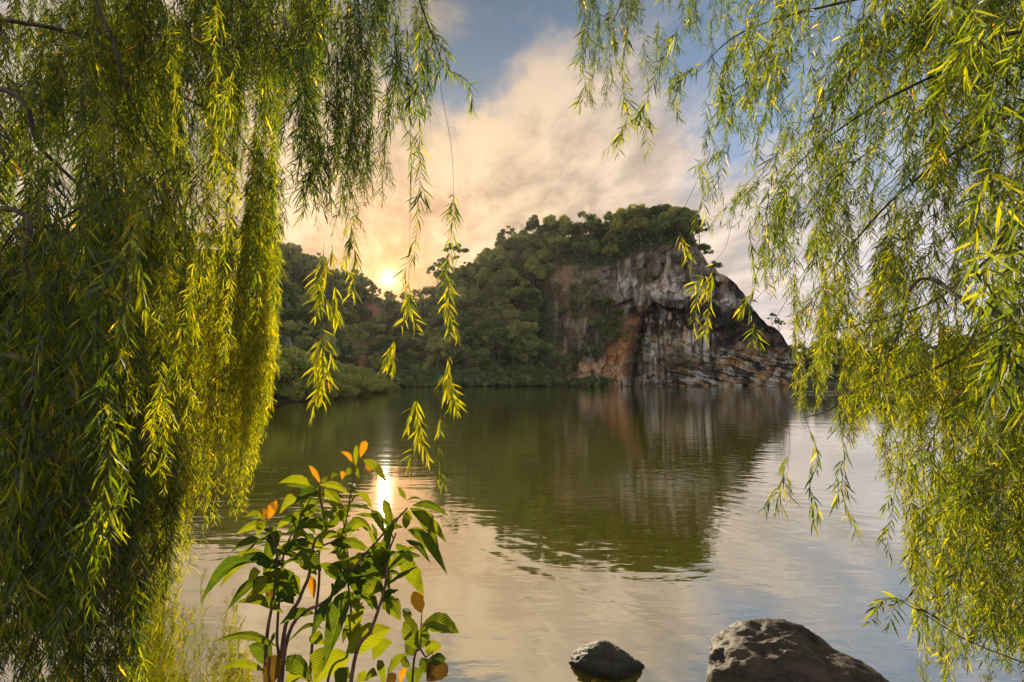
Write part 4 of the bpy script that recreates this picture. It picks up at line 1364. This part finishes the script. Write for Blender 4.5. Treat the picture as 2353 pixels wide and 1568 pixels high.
def blade(g, A, B, width, rng, tone=0.5, droop=None, roll=0.0, fold=0.35, face=None):
    """one broad leaf from A to B with a folded midrib, wavy edge and some bites out of it"""
    A = np.asarray(A, float); B = np.asarray(B, float)
    B = A + (B - A) * 1.06
    L = np.linalg.norm(B - A); d = (B - A) / L
    view = unit(((A + B) / 2) - np.array([0, 0, CAMZ])) if face is None else face
    side = unit(np.cross(d, view))
    nrm = unit(np.cross(side, d))
    c, s = math.cos(roll), math.sin(roll)
    side, nrm = side * c + nrm * s, nrm * c - side * s
    n, m = 15, 4
    t = np.linspace(0, 1, n)
    prof = (np.sin(PI * t ** 0.9) ** 0.95) * (1 - 0.2 * t) * 1.08
    prof[0] = 0.06; prof[-1] = 0.0
    sgn = np.linspace(-1, 1, 2 * m + 1)
    up = np.array([0, 0, 1.0])
    dr = L * (rng.uniform(0.06, 0.2) if droop is None else droop)
    cen = A + np.outer(t, B - A) + np.outer(np.sin(PI * t), up) * dr + np.outer(np.sin(PI * t), side) * L * rng.uniform(-0.06, 0.06)
    edge = 1 + 0.06 * np.sin(t * rng.uniform(18, 30) + rng.uniform(0, 6))[:, None] * np.abs(sgn)[None]
    bite = np.ones((n, 2 * m + 1))
    if rng.random() < 0.4:
        k = int(rng.integers(3, n - 3)); sd = rng.choice([-1, 1])
        bite[k] = np.where(sgn * sd > 0.6, 0.75, 1.0)
    w_ = width * 0.5 * prof[:, None] * sgn[None] * edge * bite
    wave = 0.05 * width * np.sin(t * rng.uniform(8, 16) + rng.uniform(0, 6))[:, None] * (sgn ** 2)[None] * prof[:, None]
    V = cen[:, None, :] + w_[..., None] * side + (np.abs(w_) * fold + wave)[..., None] * nrm
    k = 2 * m + 1
    i = np.arange(n - 1)[:, None] * k + np.arange(k - 1)[None]
    f = np.stack([i, i + 1, i + k + 1, i + k], -1).reshape(-1, 4)
    uv = np.stack([np.broadcast_to(sgn[None], (n, k)), np.broadcast_to(t[:, None], (n, k)), np.zeros((n, k))], -1).reshape(-1, 3)
    g.add(V.reshape(-1, 3), f4=f, tone=tone, uv=uv)


def Z(x, y):
    """coordinates read off the enlarged view of the shrub -> photo position"""
    return (480 + x / 2.546) * 0.9412, (1050 + y / 2.546) * 0.9412


def ZP(x, y, d):
    u, v = Z(x, y); return P(u, v, d)


rs = np.random.default_rng(77)
DSH = 1.75
shrub = empty('leafy_shrub', (-0.75, 1.75, 0.30))
tag(shrub, 'broad-leaved shrub with orange young leaves rising in front of the water', 'shrub')
STEMS = [
    [(450, 2050, 0.0), (428, 1560, 0), (440, 1260, 0), (480, 1030, 0), (500, 800, 0.02), (450, 580, 0.05)],
    [(520, 2050, 0.05), (512, 1560, .05), (500, 1300, .05), (515, 1040, .04), (545, 760, .05), (640, 560, .05), (745, 345, .05)],
    [(530, 2050, 0.0), (528, 1400, 0), (640, 1050, -.04), (700, 900, -.05), (730, 700, -.03), (810, 600, 0), (770, 440, 0.02), (765, 345, .03)],
    [(560, 2050, -.05), (545, 1390, -.05), (830, 1040, -.08), (1050, 770, -.08), (1310, 485, -.06)],
    [(690, 2050, 0.08), (703, 1560, .08), (760, 960, .1), (770, 740, .1), (905, 640, .12), (985, 240, .12)],
    [(860, 2050, -.1), (960, 1560, -.1), (1090, 1230, -.1), (1170, 980, -.08), (1190, 780, -.05), (1240, 640, -.03)],
    [(760, 2050, .12), (815, 1568, .12), (940, 1370, .12), (960, 1130, .12), (935, 900, .12), (940, 760, .1)],
]
for sl in STEMS:
    g = Geo(); pts_ = [ZP(x, y, DSH + dd) for x, y, dd in sl]
    pts_[0][2] = 0.30
    g.tube(spline(pts_, 40), np.linspace(0.0058, 0.0022, 40) * (1.25 if sl[0][2] <= 0 else 1.0), 8)
    o = g.build('stem', M['stem'], shrub, smooth=True); o.location = -shrub.location

LV = [  # base x, y, tip x, y, width, tone
    (990, 225, 995, 98, 42, .9), (1030, 185, 1183, 330, 58, .85), (965, 240, 925, 285, 40, .55), (985, 240, 1010, 300, 36, .5),
    (730, 345, 515, 335, 56, .85), (730, 350, 560, 345, 50, .4), (765, 340, 945, 400, 52, .9), (795, 365, 935, 580, 82, .8), (940, 330, 975, 398, 48, .7),
    (830, 300, 880, 280, 36, .8), (770, 320, 815, 290, 36, .8), (985, 395, 1085, 490, 58, .75), (655, 425, 520, 520, 66, .75),
    (430, 582, 250, 645, 60, .95), (432, 575, 300, 545, 46, .9), (440, 600, 375, 670, 60, .85), (500, 610, 610, 555, 52, .9),
    (480, 600, 415, 885, 112, .15), (420, 700, 215, 765, 56, .12), (410, 755, 155, 970, 92, .55), (405, 825, 45, 1058, 98, .08), (430, 905, 203, 1112, 62, .1),
    (432, 915, 345, 1045, 74, .8), (400, 880, 325, 930, 70, .85), (510, 858, 515, 1048, 150, .2), (535, 1135, 255, 1080, 66, .5), (550, 960, 590, 1045, 70, .1),
    (690, 590, 560, 650, 66, .15), (655, 560, 745, 510, 60, .7), (700, 650, 600, 690, 62, .75), (690, 600, 810, 585, 40, .2), (735, 670, 905, 662, 58, .7),
    (600, 725, 785, 728, 62, .95), (945, 660, 1070, 600, 38, .95), (900, 560, 965, 470, 50, .3), (800, 500, 850, 560, 50, .6), (830, 520, 880, 480, 40, .5),
    (560, 745, 665, 850, 60, .25), (650, 745, 770, 870, 95, .2), (640, 840, 745, 905, 66, .2), (600, 900, 640, 1040, 60, .4), (890, 700, 1060, 740, 70, .35),
    (965, 545, 1100, 650, 62, .7), (1060, 610, 1105, 740, 60, .75), (880, 730, 945, 800, 50, .3), (820, 770, 915, 800, 26, .15), (1000, 780, 1080, 850, 60, .3),
    (1325, 485, 1505, 785, 84, .25), (1335, 490, 1545, 695, 84, .75), (1340, 470, 1555, 535, 56, .12), (1310, 620, 1545, 888, 78, .35), (1320, 615, 1460, 720, 60, .95),
    (1300, 682, 1445, 822, 58, .1), (1238, 708, 1352, 835, 60, .6), (1258, 805, 1405, 1025, 112, .65), (1170, 668, 1200, 985, 96, .25), (1085, 500, 1165, 645, 56, .45),
    (1190, 615, 1205, 495, 60, .8), (1300, 615, 1300, 515, 60, .75), (1260, 520, 1340, 560, 60, .8), (1300, 430, 1255, 360, 34, .7), (1300, 440, 1400, 437, 18, .1),
    (1100, 750, 1180, 900, 80, .6), (1190, 850, 1190, 1010, 60, .15), (935, 1000, 795, 1468, 150, .04), (945, 865, 830, 1045, 88, .06), (965, 890, 1010, 1060, 96, .08),
    (1010, 895, 1095, 1112, 92, .05), (1060, 835, 1150, 1010, 80, .08), (1000, 870, 950, 960, 60, .1), (1045, 870, 1090, 985, 60, .8), (960, 1060, 1010, 1110, 60, .8),
    (1165, 1035, 1262, 1178, 112, .8), (1280, 1112, 1330, 1215, 60, .45), (730, 1140, 525, 1210, 60, .1), (740, 1175, 830, 1195, 66, .6), (770, 1150, 830, 1130, 40, .8),
    (495, 1345, 118, 1320, 54, .5), (425, 1500, 148, 1490, 54, .55), (465, 1470, 330, 1350, 120, .12), (640, 1490, 565, 1410, 110, .05), (720, 1560, 580, 1420, 80, .1),
    (930, 1385, 1195, 1240, 150, .85), (955, 1330, 1035, 1105, 110, .7), (945, 1395, 735, 1575, 170, .95), (790, 1350, 735, 1540, 130, .85), (560, 1330, 780, 1245, 30, .3),
    (1100, 1430, 1215, 1325, 125, .6), (1185, 1520, 1308, 1405, 60, .5), (1165, 1600, 1135, 1440, 56, .6), (870, 1590, 940, 1480, 110, .15), (600, 1500, 720, 1570, 90, .5),
    (700, 1290, 790, 1330, 80, .7), (460, 1330, 490, 1260, 26, .6), (930, 1000, 990, 1130, 50, .3), (560, 1600, 620, 1520, 90, .7), (1040, 1560, 1120, 1530, 60, .5),
    (1000, 1580, 1050, 1500, 60, .6), (1125, 1130, 1085, 1020, 40, .2), (680, 860, 700, 760, 60, .3), (840, 830, 900, 900, 70, .2), (790, 850, 880, 940, 60, .15),
]
g = Geo()
for x0, y0, x1, y1, wd, tn in LV:
    d0 = DSH + rs.uniform(-0.10, 0.12); d1 = d0 + rs.uniform(-0.10, 0.06)
    blade(g, ZP(x0, y0, d0), ZP(x1, y1, d1), wd / 2.546 * 0.9412 / F * DSH * 0.92, rs, np.clip(tn + 0.10 + rs.normal() * 0.05, 0, 1), roll=rs.normal() * 0.35)
# leaves deeper inside the shrub
allst = [spline([ZP(x, y, DSH + dd) for x, y, dd in sl], 40) for sl in STEMS]
for _ in range(115):
    st = allst[int(rs.integers(len(allst)))]; k = int(rs.integers(20, 38))
    a = st[k]; dr = unit(rs.normal(size=3) * np.array([1, 0.7, 0.5]) + np.array([0, 0.2, -0.1]))
    L = rs.uniform(0.05, 0.12)
    blade(g, a, a + dr * L, L * rs.uniform(0.30, 0.42), rs, rs.uniform(0.05, 0.7), roll=rs.normal() * 0.7)
o = g.build('foliage', M['shrub'], shrub, smooth=True); o.location = -shrub.location


def odd_leaf(root, x0, y0, x1, y1, wd, name, mat, label, d=DSH, tone=0.6):
    g = Geo(); blade(g, ZP(x0, y0, d), ZP(x1, y1, d - 0.02), wd / 2.546 * 0.9412 / F * d * 1.05, rs, tone, roll=rs.normal() * 0.2)
    o = g.build(name, M[mat], root, smooth=True); o.location = -root.location
    if label: o['label'] = label
    return o


for a in [((1018, 172, 1048, 73, 44), 'orange young leaf at the very top of the shrub'), ((980, 215, 898, 140, 28), None), ((768, 330, 703, 226, 30), 'orange-tipped young leaf left of the top shoot'),
          ((445, 562, 495, 446, 54), 'bright orange leaf on the upper left shoot'), ((1052, 210, 1080, 262, 28), None), ((905, 310, 903, 258, 28), None),
          ((705, 905, 728, 1040, 48), 'orange leaf hanging in the middle of the shrub'), ((420, 560, 412, 490, 20), None)]:
    odd_leaf(shrub, *a[0], 'young_leaf', 'orange', a[1])
odd_leaf(shrub, 490, 1400, 425, 1640, 115, 'old_leaf', 'brown', 'brown and yellow old leaf low on the left stem', DSH - 0.06, 0.6)
odd_leaf(shrub, 470, 1060, 445, 980, 50, 'old_leaf', 'brown', None, DSH + .05, 0.9)

D2 = 1.62
sap = empty('leafy_sapling', (0.0, 1.6, 0.35)); sap.location = (-0.30, 1.60, 0.40)
tag(sap, 'small rounded-leaf sapling with one upright orange leaf, right of the tall shrub', 'shrub')
for sl in ([(1330, 2100), (1340, 1568), (1390, 1350), (1395, 1215), (1400, 1140)], [(1300, 2100), (1345, 1500), (1430, 1410), (1470, 1380)]):
    g = Geo(); pts_ = [ZP(x, y, D2) for x, y in sl]; pts_[0][2] = 0.40
    g.tube(spline(pts_, 30), np.linspace(0.004, 0.0015, 30), 8)
    o = g.build('stem', M['stem'], sap, smooth=True); o.location = -sap.location
g = Geo()
for x0, y0, x1, y1, wd, tn in [(1400, 1210, 1622, 1262, 100, .6), (1400, 1215, 1600, 1210, 50, .5), (1385, 1360, 1290, 1205, 120, .45), (1390, 1370, 1400, 1240, 90, .35), (1432, 1405, 1505, 1325, 90, .85),
                              (1440, 1300, 1405, 1225, 60, .5), (1440, 1440, 1545, 1425, 60, .15), (1350, 1400, 1300, 1330, 80, .3), (1360, 1600, 1340, 1480, 90, .3), (1430, 1480, 1395, 1420, 60, .2),
                              (1395, 1500, 1480, 1490, 50, .4), (1330, 1470, 1270, 1440, 50, .3)]:
    blade(g, ZP(x0, y0, D2), ZP(x1, y1, D2 - rs.uniform(-.04, .06)), wd / 2.546 * 0.9412 / F * D2 * 1.1, rs, tn, roll=rs.normal() * 0.25)
o = g.build('foliage', M['shrub'], sap, smooth=True); o.location = -sap.location
odd_leaf(sap, 1398, 1140, 1350, 1012, 82, 'young_leaf', 'orange', 'upright orange leaf at the tip of the sapling', D2, 0.95)
odd_leaf(sap, 1262, 1580, 1302, 1480, 38, 'young_leaf', 'orange', None, D2)
odd_leaf(sap, 1430, 1560, 1555, 1470, 140, 'old_leaf', 'brown', 'dark brown leaf at the foot of the sapling', D2, 0.25)
odd_leaf(sap, 1190, 1620, 1232, 1520, 60, 'old_leaf', 'brown', None, D2, 0.3)

# ------------------------------------------------------------------ the evening haze over the lake
hm, ht, hout = mat_new('evening_haze')
pv = ht.new('ShaderNodeVolumePrincipled')
pv.inputs['Color'].default_value = c4(0.96, 0.92, 0.86)
pv.inputs['Density'].default_value = 0.00008
pv.inputs['Anisotropy'].default_value = 0.55
ht.l.new(pv.outputs[0], hout.inputs['Volume'])
x0, x1, y0, y1, z0, z1 = -905, 905, -45, 905, -4.5, 75
hv = [(x, y, z) for z in (z0, z1) for y in (y0, y1) for x in (x0, x1)]
hf = np.array([[0, 2, 3, 1], [4, 5, 7, 6], [0, 1, 5, 4], [1, 3, 7, 5], [3, 2, 6, 7], [2, 0, 4, 6]])
tag(mesh_obj('haze', hv, [hf], hm), 'thin warm evening haze hanging over the lake and the hill', kind='stuff')
